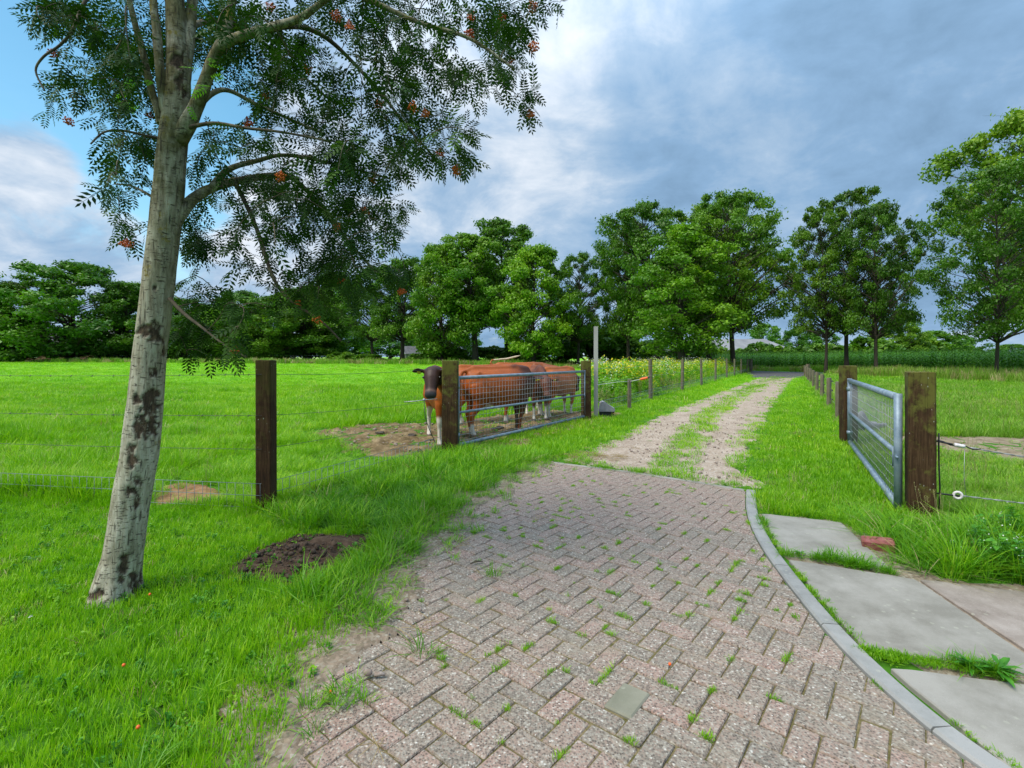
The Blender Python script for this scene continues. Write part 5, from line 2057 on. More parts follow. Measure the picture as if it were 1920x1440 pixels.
BRS = [  # (points px,py,depth ; width px start,end)
    ([(303, 232, 3.13), (296, 205, 3.12), (283, 165, 3.11), (268, 100, 3.1), (252, 40, 3.08), (236, -30, 3.05), (215, -150, 3.0), (190, -300, 2.9)], 19, 8),
    ([(316, 215, 3.10), (307, 190, 3.09), (299, 120, 3.07), (293, 50, 3.06), (287, 0, 3.06), (282, -120, 3.1), (270, -300, 3.2), (255, -450, 3.3)], 25, 9),
    ([(338, 170, 3.13), (347, 120, 3.14), (354, 70, 3.16), (361, 0, 3.2), (372, -100, 3.3), (385, -250, 3.4), (400, -420, 3.5)], 36, 10),
    ([(335, 265, 3.12), (356, 225, 3.1), (372, 190, 3.08), (388, 145, 3.05), (405, 100, 3.02), (424, 62, 3.0), (432, 20, 3.0), (446, -50, 2.95), (470, -180, 2.9), (500, -320, 2.8)], 38, 10),
    ([(410, 92, 3.02), (440, 73, 2.97), (500, 53, 2.9), (560, 35, 2.85), (612, -2, 2.8), (680, -60, 2.75), (760, -110, 2.7)], 25, 7),
    ([(345, 235, 3.15), (372, 200, 3.2), (400, 174, 3.25), (430, 170, 3.3), (480, 195, 3.4), (540, 222, 3.5), (610, 252, 3.6)], 17, 6),
    ([(350, 240, 3.1), (400, 231, 3.0), (460, 240, 2.95), (530, 248, 2.9), (620, 265, 2.85)], 10, 4),
    ([(325, 420, 3.15), (350, 386, 3.18), (372, 366, 3.24), (400, 352, 3.3), (450, 338, 3.45), (530, 329, 3.6), (565, 348, 3.7), (610, 395, 3.8), (655, 455, 3.9), (705, 510, 3.95)], 30, 7),
    ([(395, 353, 3.28), (428, 318, 3.35), (480, 302, 3.45), (540, 291, 3.5), (640, 311, 3.6), (730, 335, 3.7)], 17, 5),
    ([(500, 53, 2.9), (560, 50, 3.1), (610, 70, 3.25), (660, 115, 3.35), (720, 182, 3.4), (765, 240, 3.4), (812, 292, 3.45)], 14, 5),
    ([(446, -50, 2.95), (560, -45, 2.92), (680, -5, 2.9), (780, 40, 2.9), (880, 72, 2.9), (965, 130, 2.9)], 16, 5),
    ([(318, 560, 3.1), (345, 588, 3.05), (380, 615, 3.0), (420, 646, 2.96), (462, 670, 2.92)], 9, 3),
    ([(440, 340, 3.42), (478, 420, 3.4), (512, 520, 3.3), (548, 566, 3.25), (600, 600, 3.2), (640, 640, 3.2)], 12, 4),
    ([(310, 262, 3.13), (280, 256, 3.08), (230, 245, 3.0), (195, 248, 2.95), (170, 270, 2.9)], 8, 3),
    ([(240, -10, 3.05), (195, -35, 2.95), (158, 5, 2.88), (137, 55, 2.82), (112, 85, 2.8), (82, 106, 2.76), (67, 133, 2.75), (84, 170, 2.74)], 9, 3),
    ([(325, -60, 3.13), (390, -170, 3.8), (450, -220, 4.4), (520, -200, 5.1)], 22, 6),
    ([(322, -150, 3.1), (360, -400, 2.5), (420, -720, 1.9), (520, -1100, 1.5)], 22, 6),
    ([(323, -130, 3.13), (250, -180, 3.7), (170, -170, 4.4), (90, -130, 5.0)], 20, 6),
    ([(330, 60, 3.2), (420, 40, 3.7), (520, 100, 4.2), (620, 190, 4.5)], 18, 5),
    ([(330, 420, 3.2), (300, 380, 3.5), (250, 350, 3.8), (215, 345, 4.0)], 11, 4),
]
node_p, node_r = [], []
for pts, w0, w1 in BRS:
    P3 = [W(*p_) - RO for p_ in pts]
    # smooth resample
    L = []
    for i in range(len(P3) - 1):
        p0, p1, p2, p3 = P3[max(i - 1, 0)], P3[i], P3[i + 1], P3[min(i + 2, len(P3) - 1)]
        for j in range(5):
            t_ = j / 5
            L.append(.5 * ((2 * p1) + (p2 - p0) * t_ + (2 * p0 - 5 * p1 + 4 * p2 - p3) * t_ * t_ + (3 * p1 - p0 - 3 * p2 + p3) * t_ ** 3))
    L.append(P3[-1])
    n_ = len(L)
    rr = []
    for i in range(n_):
        f = i / (n_ - 1)
        rr.append((w0 + (w1 - w0) * f ** .8) / 2 / F * 3.1 * .84 * (1 + .10 * mnoise.noise(L[i] * 9)))
    mb = MB()
    mb.tube(L, rr, 12)
    b_ = mb.build('branch', MAT['rowan_bark'] if w0 > 15 else MAT['twig_bark'], rowan)
    for i in range(n_):
        if i > 2:
            node_p.append(L[i])
            node_r.append(rr[i])
for py in (60, 0, -80, -160, -240, -320, -400, -480, -560):
    c_ = np.interp(-py, -tp[:, 0], tp[:, 1])
    node_p.append(W(c_, py, RY) - RO)
    node_r.append(.01)

BLOBS = [(560, 60, 260, 90, 11), (820, 55, 180, 80, 8), (950, 90, 55, 90, 3.2), (985, 165, 20, 45, 1), (800, 190, 100, 110, 6), (700, 240, 110, 105, 6.5), (560, 230, 140, 120, 7.5), (470, 120, 120, 100, 6), (450, 320, 110, 90, 5), (560, 385, 135, 75, 7),
         (640, 430, 105, 75, 6), (715, 420, 40, 45, 1.4), (520, 465, 120, 55, 4.5), (690, 515, 85, 45, 4), (620, 540, 85, 50, 4), (560, 560, 60, 45, 2.6), (420, 600, 60, 45, 2.4), (370, 625, 55, 45, 1.8), (345, 560, 25, 55, 1), (840, 300, 45, 30, 1.5), (755, 390, 25, 8, .35), (355, 480, 30, 55, 1.1),
         (140, 45, 90, 50, 4), (240, 75, 90, 90, 5.5), (105, 185, 40, 45, 1.1), (235, 215, 75, 85, 4), (235, 325, 50, 65, 2.4), (235, 430, 25, 30, .7), (275, 150, 60, 100, 3), (95, 15, 50, 25, 1.4), (390, 50, 90, 80, 4), (1040, 5, 45, 18, .6), (195, 140, 60, 60, 2), (430, 655, 35, 20, .8),
         (620, 330, 120, 60, 2.6), (720, 330, 70, 50, 1.4), (400, 420, 60, 60, 1.8), (880, 190, 40, 60, .9),
         (400, -110, 330, 90, 7), (750, -90, 250, 80, 5), (150, -110, 180, 80, 4), (330, -300, 420, 120, 6), (350, -520, 300, 140, 4)]
g = np.random.default_rng(99)
targets = []
for bx, by, rx, ry, wt in BLOBS:
    n_ = max(1, int(round(wt * 6.6)))
    for _ in range(n_):
        a, r_ = g.uniform(0, 6.283), math.sqrt(g.uniform(0, 1))
        far_ = max(0.0, min(1.0, (bx - 330) / 600))
        yy = RY + g.normal(.25, .50) * (1 - .35 * far_) + (.15 if by > 300 else 0)
        yy = min(max(yy, 2.25), 4.6)
        tx_ = bx + math.cos(a) * r_ * rx
        if 255 < tx_ < 400:
            yy = max(yy, 3.32 + abs(g.normal(0, .3)))
        targets.append(W(tx_, by + math.sin(a) * r_ * ry, yy) - RO)
hub = W(335, 150, RY) - RO
targets.sort(key=lambda p_: (p_ - hub).length)
NP = np.zeros((60000, 3))
NPn = 0
for p_ in node_p:
    NP[NPn] = p_
    NPn += 1
twigs = MB()
leafM = []          # (pos, direction, up, scale)
ends = []
for tgt in targets:
    d2 = np.linalg.norm(NP[:NPn] - np.array(tgt), axis=1)
    dn = NP[:NPn, 2] - tgt.z
    cost = d2 + np.where(dn < -.15, .25, 0)
    j = int(np.argmin(cost))
    s0 = Vector(NP[j])
    L = (tgt - s0).length
    if L < .06:
        continue
    side = Vector(g.normal(0, .10, 3)) * L
    c1 = s0.lerp(tgt, .35) + side + Vector((0, 0, .16 * L + .01))
    c2 = s0.lerp(tgt, .75) + side * .5 + Vector((0, 0, .10 * L))
    n_ = max(5, min(14, int(L / .05)))
    pts = []
    for i in range(n_ + 1):
        t_ = i / n_
        pts.append(s0 * (1 - t_) ** 3 + c1 * 3 * t_ * (1 - t_) ** 2 + c2 * 3 * t_ * t_ * (1 - t_) + tgt * t_ ** 3)
    r0 = min(.006, .0022 + .006 * L)
    twigs.tube(pts, [r0 * (1 - .75 * i / n_) for i in range(n_ + 1)], 4, cap=False)
    for i in range(2, n_):
        if NPn < 59990:
            NP[NPn] = pts[i]
            NPn += 1
    ends.append(tgt)
    # alternate leaves along the outer part
    nl = int(g.integers(6, 10))
    span = min(.34, L * .85)
    for q_ in range(nl):
        f = 1 - span / L * (q_ / nl) * g.uniform(.85, 1.1)
        f = max(.05, min(1, f))
        i = min(int(f * n_), n_ - 1)
        p_ = pts[i].lerp(pts[i + 1], f * n_ - i)
        tg = (pts[i + 1] - pts[i]).normalized()
        rd = Vector(g.normal(0, 1, 3))
        sd_ = (rd - tg * rd.dot(tg)).normalized()
        dr = (tg * (.9 if q_ == 0 else .45) + sd_ * .8 + Vector((0, 0, -.35))).normalized()
        leafM.append((p_, dr, g.uniform(.66, 1.08)))
o = twigs.build('twigs', MAT['twig_bark'], rowan)
o['kind'] = 'stuff'


def leaf_tpl(hi=False):
    """one feathered leaf: seven pairs of leaflets on a stalk along +x"""
    vs, fs = [], []
    Lr = .135
    pairs = 5
    for i in range(pairs + 1):
        if i < pairs:
            x = Lr * (.22 + .72 * i / (pairs - 1)) * .97
            for sg in (-1, 1):
                ll = .043 * (1 - .35 * abs(i / (pairs - 1) - .55))
                w_ = ll * .36
                a = R(62 - 14 * i / pairs)
                dx, dy = math.cos(a), math.sin(a) * sg
                z0 = -.10 * x * x / Lr
                b0 = Vector((x, .001 * sg, z0))
                e = b0 + Vector((dx * ll, dy * ll, -.006))
                nx_, ny_ = -dy, dx
                m1 = b0 + Vector((dx * ll * .45, dy * ll * .45, .003))
                l1 = m1 + Vector((nx_ * w_ * .55, ny_ * w_ * .55, -.004))
                r1 = m1 - Vector((nx_ * w_ * .55, ny_ * w_ * .55, .004))
                k_ = len(vs)
                vs += [b0, l1, e, r1]
                fs.append((k_, k_ + 1, k_ + 2, k_ + 3))
        else:
            x = Lr * .97
            k_ = len(vs)
            vs += [Vector((x, 0, -.013)), Vector((x + .017, .0055, -.016)), Vector((x + .036, 0, -.022)), Vector((x + .017, -.0055, -.016))]
            fs.append((k_, k_ + 1, k_ + 2, k_ + 3))
    k_ = len(vs)
    vs += [Vector((0, .0009, 0)), Vector((0, -.0009, 0)), Vector((Lr, -.0006, -.013)), Vector((Lr, .0006, -.013))]
    fs.append((k_, k_ + 1, k_ + 2, k_ + 3))
    return np.array([tuple(p_) for p_ in vs]), np.array(fs)


LV, LF = leaf_tpl()
mats = []
for p_, dr, s_ in leafM:
    x_ = dr
    upv = Vector((0, 0, 1)) + Vector(g.normal(0, .35, 3))
    y_ = upv.cross(x_).normalized()
    z_ = x_.cross(y_)
    mats.append(([[x_.x, y_.x, z_.x], [x_.y, y_.y, z_.y], [x_.z, y_.z, z_.z]], tuple(p_), s_))
order = g.permutation(len(mats))
single = order[:220]
rest_ = order[220:]
Rm = np.array([mats[i][0] for i in rest_])
Pm = np.array([mats[i][1] for i in rest_])
Sm = np.array([mats[i][2] for i in rest_])
VV = np.einsum('nij,vj->nvi', Rm, LV) * Sm[:, None, None] + Pm[:, None, :]
QQ = (LF[None] + (np.arange(len(rest_)) * len(LV))[:, None, None]).reshape(-1, 4)
rn = np.repeat(g.uniform(0, 1, len(rest_)), len(LV))
o = link('foliage', np_mesh('foliage', VV.reshape(-1, 3), QQ, {'rnd': rn}), MAT['rowan_leaf'], rowan)
o['kind'] = 'stuff'
lme = np_mesh('leaf', LV, LF, {'rnd': np.full(len(LV), .5)})
lme.materials.append(MAT['rowan_leaf'])
yme = np_mesh('leaf', LV, LF, {'rnd': np.full(len(LV), .6)})
yme.materials.append(MAT['young_leaf'])
for i in single:
    o = share('leaf', lme, rowan)
    o.matrix_local = Matrix.Translation(mats[i][1]) @ Matrix(mats[i][0]).to_4x4() @ Matrix.Scale(mats[i][2], 4)
for px, py in ((240, 140), (255, 150), (268, 160), (245, 175), (215, 185), (228, 190), (250, 195), (265, 200), (232, 130), (380, 130), (395, 150), (390, 165), (375, 170), (352, 195), (400, 110), (385, 120), (545, 285), (355, 160)):
    a_ = g.uniform(0, 6.28)
    o = share('leaf', yme, rowan)
    o.matrix_local = Matrix.Translation(W(px, py, 2.98) - RO) @ Euler((g.normal(0, .4), g.uniform(-.2, .6), a_)).to_matrix().to_4x4() @ Matrix.Scale(g.uniform(.5, .8), 4)
# berry clusters
mb = MB()
gb = random.Random(4)
for i in range(26):
    a, r_ = i * 2.4, .030 * math.sqrt((i + .5) / 26)
    c_ = (r_ * math.cos(a), r_ * math.sin(a), -.012 + gb.uniform(-.012, .008))
    mb.ball(c_, .0052, 6, 4)
    mb.tube([(0, 0, .03), c_], .0007, 3, cap=False)
bme = mb.mesh('berry_cluster', MAT['berry'])
at = bme.attributes.new('rnd', 'FLOAT', 'POINT')
at.data.foreach_set('value', np.random.default_rng(1).uniform(0, 1, len(bme.vertices)).astype(np.float32))
spots = [(505, 12), (632, 30), (655, 46), (710, 192), (772, 202), (797, 210), (880, 62), (957, 112), (858, 318), (825, 285), (500, 178), (465, 228), (560, 567), (597, 598), (752, 545), (440, 655), (130, 226), (235, 455), (100, 98), (885, 30), (940, 30), (1000, 85), (640, 525), (580, 130)]
for px, py in spots:
    o = share('berry_cluster', bme, rowan)
    o.location = W(px, py, 3.0 + g.normal(0, .15)) - RO
    o.rotation_euler = (g.normal(0, .5), g.normal(0, .5), g.uniform(0, 6))
    s_ = g.uniform(.8, 1.15)
    o.scale = (s_, s_, s_)
for e in g.permutation(len(ends))[:14]:
    o = share('berry_cluster', bme, rowan)
    o.location = ends[e] - Vector((0, 0, .03))
    o.rotation_euler = (g.normal(0, .5), g.normal(0, .5), g.uniform(0, 6))
# ---------------------------------------------------------------- grass and weeds
BANDS = [(0.9, 6, .072, .075, .0042, 46), (6, 10, .115, .115, .0060, 46), (10, 16, .18, .17, .0085, 50), (16, 28, .30, .28, .013, 54), (28, 50, .55, .5, .022, 56), (50, 96, 1.0, .85, .038, 60)]
drive_vis = FAR + KLs + list(reversed(LEFT))
slabs_p = [S[0], S[1], [Vector(p_) for p_ in ((1.79, 2.38), (2.575, 2.18), (2.6, .5), (1.8, .5))], [Vector(p_) for p_ in ((2.73, 3.35), (3.58, 3.07), (3.42, 1.5), (2.57, 2.2))]]
kerb_zone = KLs + [p_ for p_ in reversed(offset_line(KLs, -.14))]
foot_zone = [Vector(p_) for p_ in ((2.33, 4.72), (2.98, 4.50), (2.68, 3.47), (3.55, 3.05), (3.5, .5), (1.9, .5), (1.85, 2.4), (2.02, 3.7))]
trample = [Vector(p_) for p_ in ((-4.1, 10.0), (-3.3, 9.0), (-2.6, 8.1), (-2.2, 7.65), (-1.1, 7.85), (.2, 8.7), (2.1, 11.6), (2.8, 13.4), (1.0, 14.0), (-.5, 12.4), (-1.5, 11.3), (-3.0, 11.2))]
barep = [G(*p_).to_2d() for p_ in ((278, 948), (292, 915), (340, 905), (415, 912), (425, 938), (370, 950))]
sandt = [Vector(p_) for p_ in ((6.9, 9.5), (8.4, 9.4), (9.6, 9.3), (13, 8.9), (12, 6.2), (9.0, 6.7), (7.3, 7.3), (6.5, 8.4))]
trackp = track_poly
midl = [p_.to_2d() for p_ in MID]


def left_past(P):
    x, y = P[:, 0], P[:, 1]
    near = inpoly(P, [(-400, 5.87 + 60), (-9, 5.87), (FX, FY - .08), (-1.1, 7.72), (-.8, 7.95), (1.8, 12.1), (1.8, 12.2), (-400, 12.2)]) | ((y <= 12.2) & (x < -9) & (y > 5.87))
    return np.where(y > 12.2, x < .574 * y - 5.25, near)


def right_past(P):
    x, y = P[:, 0], P[:, 1]
    gx = 3.72 + (y - 4.78) / (8.4 - 4.78) * 2.0
    return np.where(y > 8.45, x > .56 * y + 1.15, (y > 4.3) & (x > gx + .05) & (x > 3.98 - (y - 4.66) / .47 * 1.0))


def hard(P):
    """paving, track, road: no sward"""
    h = inpoly(P, drive_vis) | inpoly(P, kerb_zone) | inpoly(P, foot_zone) | inpoly(P, trackp) | inpoly(P, apron) | inpoly(P, road_poly)
    return h


def sward(name, fn, mat, lab, hsrc=.12, lean=.35, curl=.5, label_cat='grass', bands=BANDS, seed=0, x0=-105, x1=80, xmix=None):
    """fn(P) -> (probability, height)"""
    srcs, Ps, hs, ids = [], [], [], []
    for bi, (y0, y1, step, rad, wdt, nb) in enumerate(bands):
        xm = y1 * 1.06 + 1.9
        P = grid_pts(max(x0, -xm), min(x1, xm), y0, y1, step)
        P = P[in_view(P, 1.8) & (P[:, 1] >= y0) & (P[:, 1] < y1)]
        pr, h = fn(P)
        keep = rng.uniform(0, 1, len(P)) < pr
        P, h = P[keep], h[keep]
        if not len(P):
            continue
        b0 = len(srcs)
        for v_ in range(4):
            srcs.append(blades(f'{name}_tuft', nb if v_ < 3 else nb // 2, rad, hsrc * .45, hsrc, wdt, lean if v_ < 3 else lean * 1.6, 'dry_blade' if v_ == 3 else (mat if not (xmix and v_ == 2) else xmix), curl, seed * 50 + bi * 7 + v_))
        Ps.append(P)
        hs.append(h)
        ids.append(b0 + rng.choice(4, len(P), p=(.36, .35, .25, .04) if bi < 4 else (.37, .37, .25, .01)))
    P = np.concatenate(Ps)
    h = np.concatenate(hs) / hsrc
    sx = rng.uniform(.85, 1.2, len(P)) * np.clip(h, .6, 1.6) ** .5
    o_ = scatter(name, srcs, P, scl=np.c_[sx, sx, h * rng.uniform(.8, 1.2, len(P))], idx=np.concatenate(ids))
    tag(o_, lab, label_cat)
    return o_


tree_xy = np.array([RO.x, RO.y])


def f_lawn(P):
    lp = left_past(P) | hard(P)
    dl_ = dist_poly(P, LEFT)
    pr = np.where(lp, 0, 1.0)
    right_side = (P[:, 0] > -.2) & (P[:, 1] > 7.2)
    pr[right_side] = 0
    pr[P[:, 0] > 1.2] = 0
    im = inpoly(P, mole)
    dm = dist_poly(P, mole, True)
    pr = np.where(im & (dm > .03), .02 + .35 * (vnoise(P, 7, 9) > .72) * (dm < .16), pr)
    strip_ = (dl_ < .26)
    nz = vnoise(P, 5.5, 3)
    pr = np.where(strip_, pr * smoothstep(.03, .26, dl_) * (nz > .42 - .35 * smoothstep(.08, .26, dl_)), pr)
    pr[np.hypot(P[:, 0] - tree_xy[0] , P[:, 1] - tree_xy[1]) < .15] = 0
    # tall ground of the fence corner is built by the verge
    tall = inpoly(P, TALL)
    pr[tall] = 0
    h = .048 + .03 * vnoise(P, 1.1, 5) + .02 * vnoise(P, 4, 6)
    fd = dist_poly(P, [(-9, 5.87), (FX, FY - .08)])
    h = h + .10 * np.exp(-(fd / .16) ** 2) * (1 - np.exp(-((P[:, 0] + 3.45) / .5) ** 2))
    h = h + .04 * np.exp(-((dl_ - .4) / .2) ** 2) * (vnoise(P, 3, 8) > .45)
    return pr, h


TALL = [Vector(p_) for p_ in ((FX - .1, FY - .15), (-2.05, 4.42), (-1.55, 4.28), (-1.0, 4.22), (-1.02, 3.72), (-1.12, 3.35), (-1.35, 3.02), (-.95, 2.78), (-.62, 3.1), (-.45, 3.6), (-.15, 4.3), (.05, 5.0), (.35, 6.2), (.8, 7.2), (-.6, 8.3), (-1.15, 7.75))]
sward('lawn_grass', f_lawn, 'lawn_blade', 'short bright green lawn around the leaning tree', seed=1, lean=.3)


def f_tall(P):
    ok_ = inpoly(P, TALL) & ~hard(P) & ~inpoly(P, mole)
    dl_ = dist_poly(P, LEFT)
    n_ = vnoise(P, 2.6, 12)
    h = .13 + .13 * n_ + .05 * vnoise(P, 7, 14)
    h = h * (.45 + .55 * smoothstep(.05, .4, dl_))
    pr = np.where(ok_, .82 * smoothstep(.06, .22, dl_), 0) * (.35 + .65 * (n_ > .3))
    return pr, h


sward('verge_grass', f_tall, 'tall_blade', 'tufty long grass between the dark post, the mossy gate post and the brick drive', seed=2, hsrc=.25, lean=.6, curl=.75, bands=[(0.9, 6, .085, .07, .0058, 34), (6, 10, .12, .10, .0075, 36)], xmix='lawn_blade')


def f_trackside(P):
    lp, rp = left_past(P), right_past(P)
    ok_ = ~lp & ~rp & ~hard(P) & ~inpoly(P, TALL) & (P[:, 1] > 4.2)
    ok_ &= (P[:, 0] > -.6) & ~((P[:, 0] < 1.0) & (P[:, 1] < 7.2))
    ok_ &= P[:, 1] < 60
    ok_ &= dist_poly(P, FAR) > .07
    for sp_ in slabs_p:
        ok_ &= dist_poly(P, sp_, True) > .05
    ok_ &= np.hypot(P[:, 0] - 2.78, P[:, 1] - 3.84) > .17
    dt = np.minimum(dist_poly(P, [p_.to_2d() for p_ in TRACK_L]), dist_poly(P, [p_.to_2d() for p_ in TRACK_R]))
    h = .075 + .06 * vnoise(P, 1.2, 22) + .03 * vnoise(P, 5, 23)
    h = h * (.5 + .5 * smoothstep(.0, .5, dt))
    gd = np.minimum(dist_poly(P, [(-.8, 7.92), (1.75, 11.98)]), dist_poly(P, [(5.72, 8.4), (3.72, 4.78)]))
    h = h + .05 * np.exp(-(gd / .3) ** 2) * vnoise(P, 4, 25)
    h = h * (1 - .45 * np.exp(-(np.hypot(P[:, 0] - 3.55, P[:, 1] - 4.5) / .6) ** 2))
    pr = np.where(ok_, .6 + .4 * smoothstep(.02, .3, dt + .2 * vnoise(P, 3, 26)), 0)
    return pr, h


sward('track_verge_grass', f_trackside, 'lawn_blade', 'green grass verges on both sides of the gravel track', seed=3, lean=.45, xmix='pasture_blade')


def f_median(P):
    ok_ = inpoly(P, trackp)
    dm = dist_poly(P, midl)
    n_ = vnoise(P, 1.6, 31) * .6 + vnoise(P, 5, 32) * .4
    w_ = .34 + .16 * smoothstep(10, 26, P[:, 1])
    grow = smoothstep(.32, .50, n_ + .40 * smoothstep(8.5, 14, P[:, 1])) * (1 - smoothstep(w_ * .55, w_ * 1.15, dm))
    grow = np.maximum(grow, (1 - smoothstep(.0, .42, dist_poly(P, track_poly, True))) * (n_ > .40) * .85)
    grow = np.where(P[:, 1] < 6.0, grow * .5, grow)
    return np.where(ok_, grow, 0), .035 + .07 * n_


sward('track_median_grass', f_median, 'lawn_blade', 'patchy strip of low grass down the middle of the gravel track', seed=4, lean=.6, hsrc=.09)


def f_past(P):
    ok_ = left_past(P) & (P[:, 1] < 86)
    dweed = (.574 * P[:, 1] - 5.2) - P[:, 0]
    n1_, n2_ = vnoise(P, .55, 41), vnoise(P, 2.2, 42)
    y = P[:, 1]
    h = (.10 + .16 * n1_ * n2_ * 2 + .05 * n2_) * (1 - .45 * smoothstep(9, 40, y))
    h = h + .10 * np.exp(-(dist_poly(P, [(-9, 5.9), (FX, FY), (-1.1, 7.8)]) / .25) ** 2)
    h = h * (1 - .6 * np.exp(-(np.hypot((P[:, 0] + 3.4) / .8, (P[:, 1] - 5.1) / .5)) ** 2)) * (1 - .55 * np.exp(-(np.hypot((P[:, 0] + 2.1) / 1.2, (P[:, 1] - 7.2) / 1.0)) ** 2))
    tr_ = inpoly(P, trample)
    dtr = dist_poly(P, trample, True)
    pr = np.where(ok_, 1.0, 0)
    pr = np.where(tr_, pr * .30 * (vnoise(P, 2.4, 44) > .62), pr * smoothstep(-.05, .5, dtr + .5 * (n2_ - .3)))
    h = np.where(tr_, .06, h)
    pr[inpoly(P, barep)] = 0.04
    return pr, h


sward('pasture_grass', f_past, 'pasture_blade', 'lush bright grass of the left pasture reaching to the far trees', seed=5, hsrc=.2, lean=.5, curl=.7, xmix='lawn_blade')


def f_pad(P):
    ok_ = right_past(P) & ~hard(P) & (P[:, 1] < 60)
    rd = dist_poly(P, road_c)
    ok_ &= rd > 3.2
    n1_, n2_ = vnoise(P, .6, 51), vnoise(P, 2.5, 52)
    h = .13 + .22 * n1_ * n2_ + .07 * n2_
    h = h * (1 - .55 * np.exp(-((P[:, 1] - 6.6) / 1.9) ** 2))
    ts = inpoly(P, sandt)
    pr = np.where(ok_, 1.0, 0)
    pr = np.where(ts, .06, pr)
    h = np.where(ts, .05, h)
    return pr, h


sward('paddock_grass', f_pad, 'rough_blade', 'rougher pale green grass of the right paddock', seed=6, hsrc=.25, lean=.45, curl=.6, xmix='pasture_blade')


def f_rough(P):
    """brownish tall grass before the corn and along the tree rows"""
    rd = dist_poly(P, road_c)
    ok_ = ((rd > 2.6) & (rd < 7.0)) & ~hard(P) & (P[:, 1] > 20)
    ok_ |= (P[:, 1] > 84) & (P[:, 1] < 92) & (P[:, 0] < 8)
    ok_ &= ~((np.abs(P[:, 0] - 22.5) < 3.2) & (P[:, 1] < 47) & (P[:, 1] > 37))
    n_ = vnoise(P, .5, 61)
    h = .55 + .5 * n_
    h = np.where(P[:, 1] > 80, .35 + .3 * n_, h)
    return np.where(ok_, .9, 0), h


sward('tall_verge_grass', f_rough, 'rough_blade', 'tall brownish grass between the road trees and the corn', seed=7, hsrc=1.0, lean=.25, curl=.4, bands=[(20, 45, .40, .35, .03, 46), (45, 62, .6, .45, .05, 46), (62, 94, .9, .6, .07, 46)], xmix='dry_blade')

# seed stalks: thin pale stems with a plume


def stalk_src(seed, H):
    g_ = np.random.default_rng(seed + 900)
    mb = MB()
    rn = 0
    for i in range(4):
        a, l_ = g_.uniform(0, 6.28), g_.uniform(.05, .3)
        b0 = Vector((g_.normal(0, .03), g_.normal(0, .03), 0))
        hh = H * g_.uniform(.7, 1.05)
        tip = b0 + Vector((math.cos(a) * l_ * hh, math.sin(a) * l_ * hh, hh))
        mid = b0.lerp(tip, .5) + Vector((0, 0, .04))
        mb.tube([b0, mid, tip], [.0016, .0014, .001], 3, cap=False)
        for j in range(16):
            t_ = .74 + .27 * j / 16
            c_ = mid.lerp(tip, (t_ - .5) * 2)
            e = Vector((g_.normal(0, .012), g_.normal(0, .012), g_.uniform(.004, .014)))
            sdv = Vector((-e.y, e.x, 0)).normalized() * .0026
            mb.add([c_, c_ + e * .5 + sdv, c_ + e, c_ + e * .5 - sdv], [(0, 1, 2, 3)])
    me = mb.mesh('seed_stalk', MAT['dry_blade'])
    at = me.attributes.new('rnd', 'FLOAT', 'POINT')
    at.data.foreach_set('value', g_.uniform(.2, 1, len(me.vertices)).astype(np.float32))
    return src('seed_stalk', me)


stalks = [stalk_src(i, .5) for i in range(4)]
P1 = grid_pts(3.5, 16, 3.6, 20, .42)
P1 = P1[(right_past(P1) | (inpoly(P1, [(3.3, 3.3), (4.1, 4.6), (5.5, 4.2), (5.2, 3.0)]))) & ~inpoly(P1, sandt) & in_view(P1)]
P1 = P1[rng.uniform(0, 1, len(P1)) < .65]
P2 = grid_pts(-9, 1, 5.0, 12, .8)
P2 = P2[left_past(P2) & in_view(P2) & ~inpoly(P2, trample)]
P2 = P2[rng.uniform(0, 1, len(P2)) < .4]
P3 = np.array([(3.66, 4.42), (3.7, 4.45), (3.78, 4.40), (3.82, 4.44), (3.74, 4.30), (3.35, 4.5), (3.45, 4.25), (3.2, 4.9), (2.95, 5.3)])
P = np.concatenate([P1, P2, P3])
sc_ = np.concatenate([rng.uniform(.6, 1.1, len(P1)), rng.uniform(.5, .9, len(P2)), rng.uniform(.55, .8, len(P3))])
o = scatter('seed_stalks', stalks, P, scl=sc_)
tag(o, 'pale seed stalks standing above the meadow grass', 'grass')


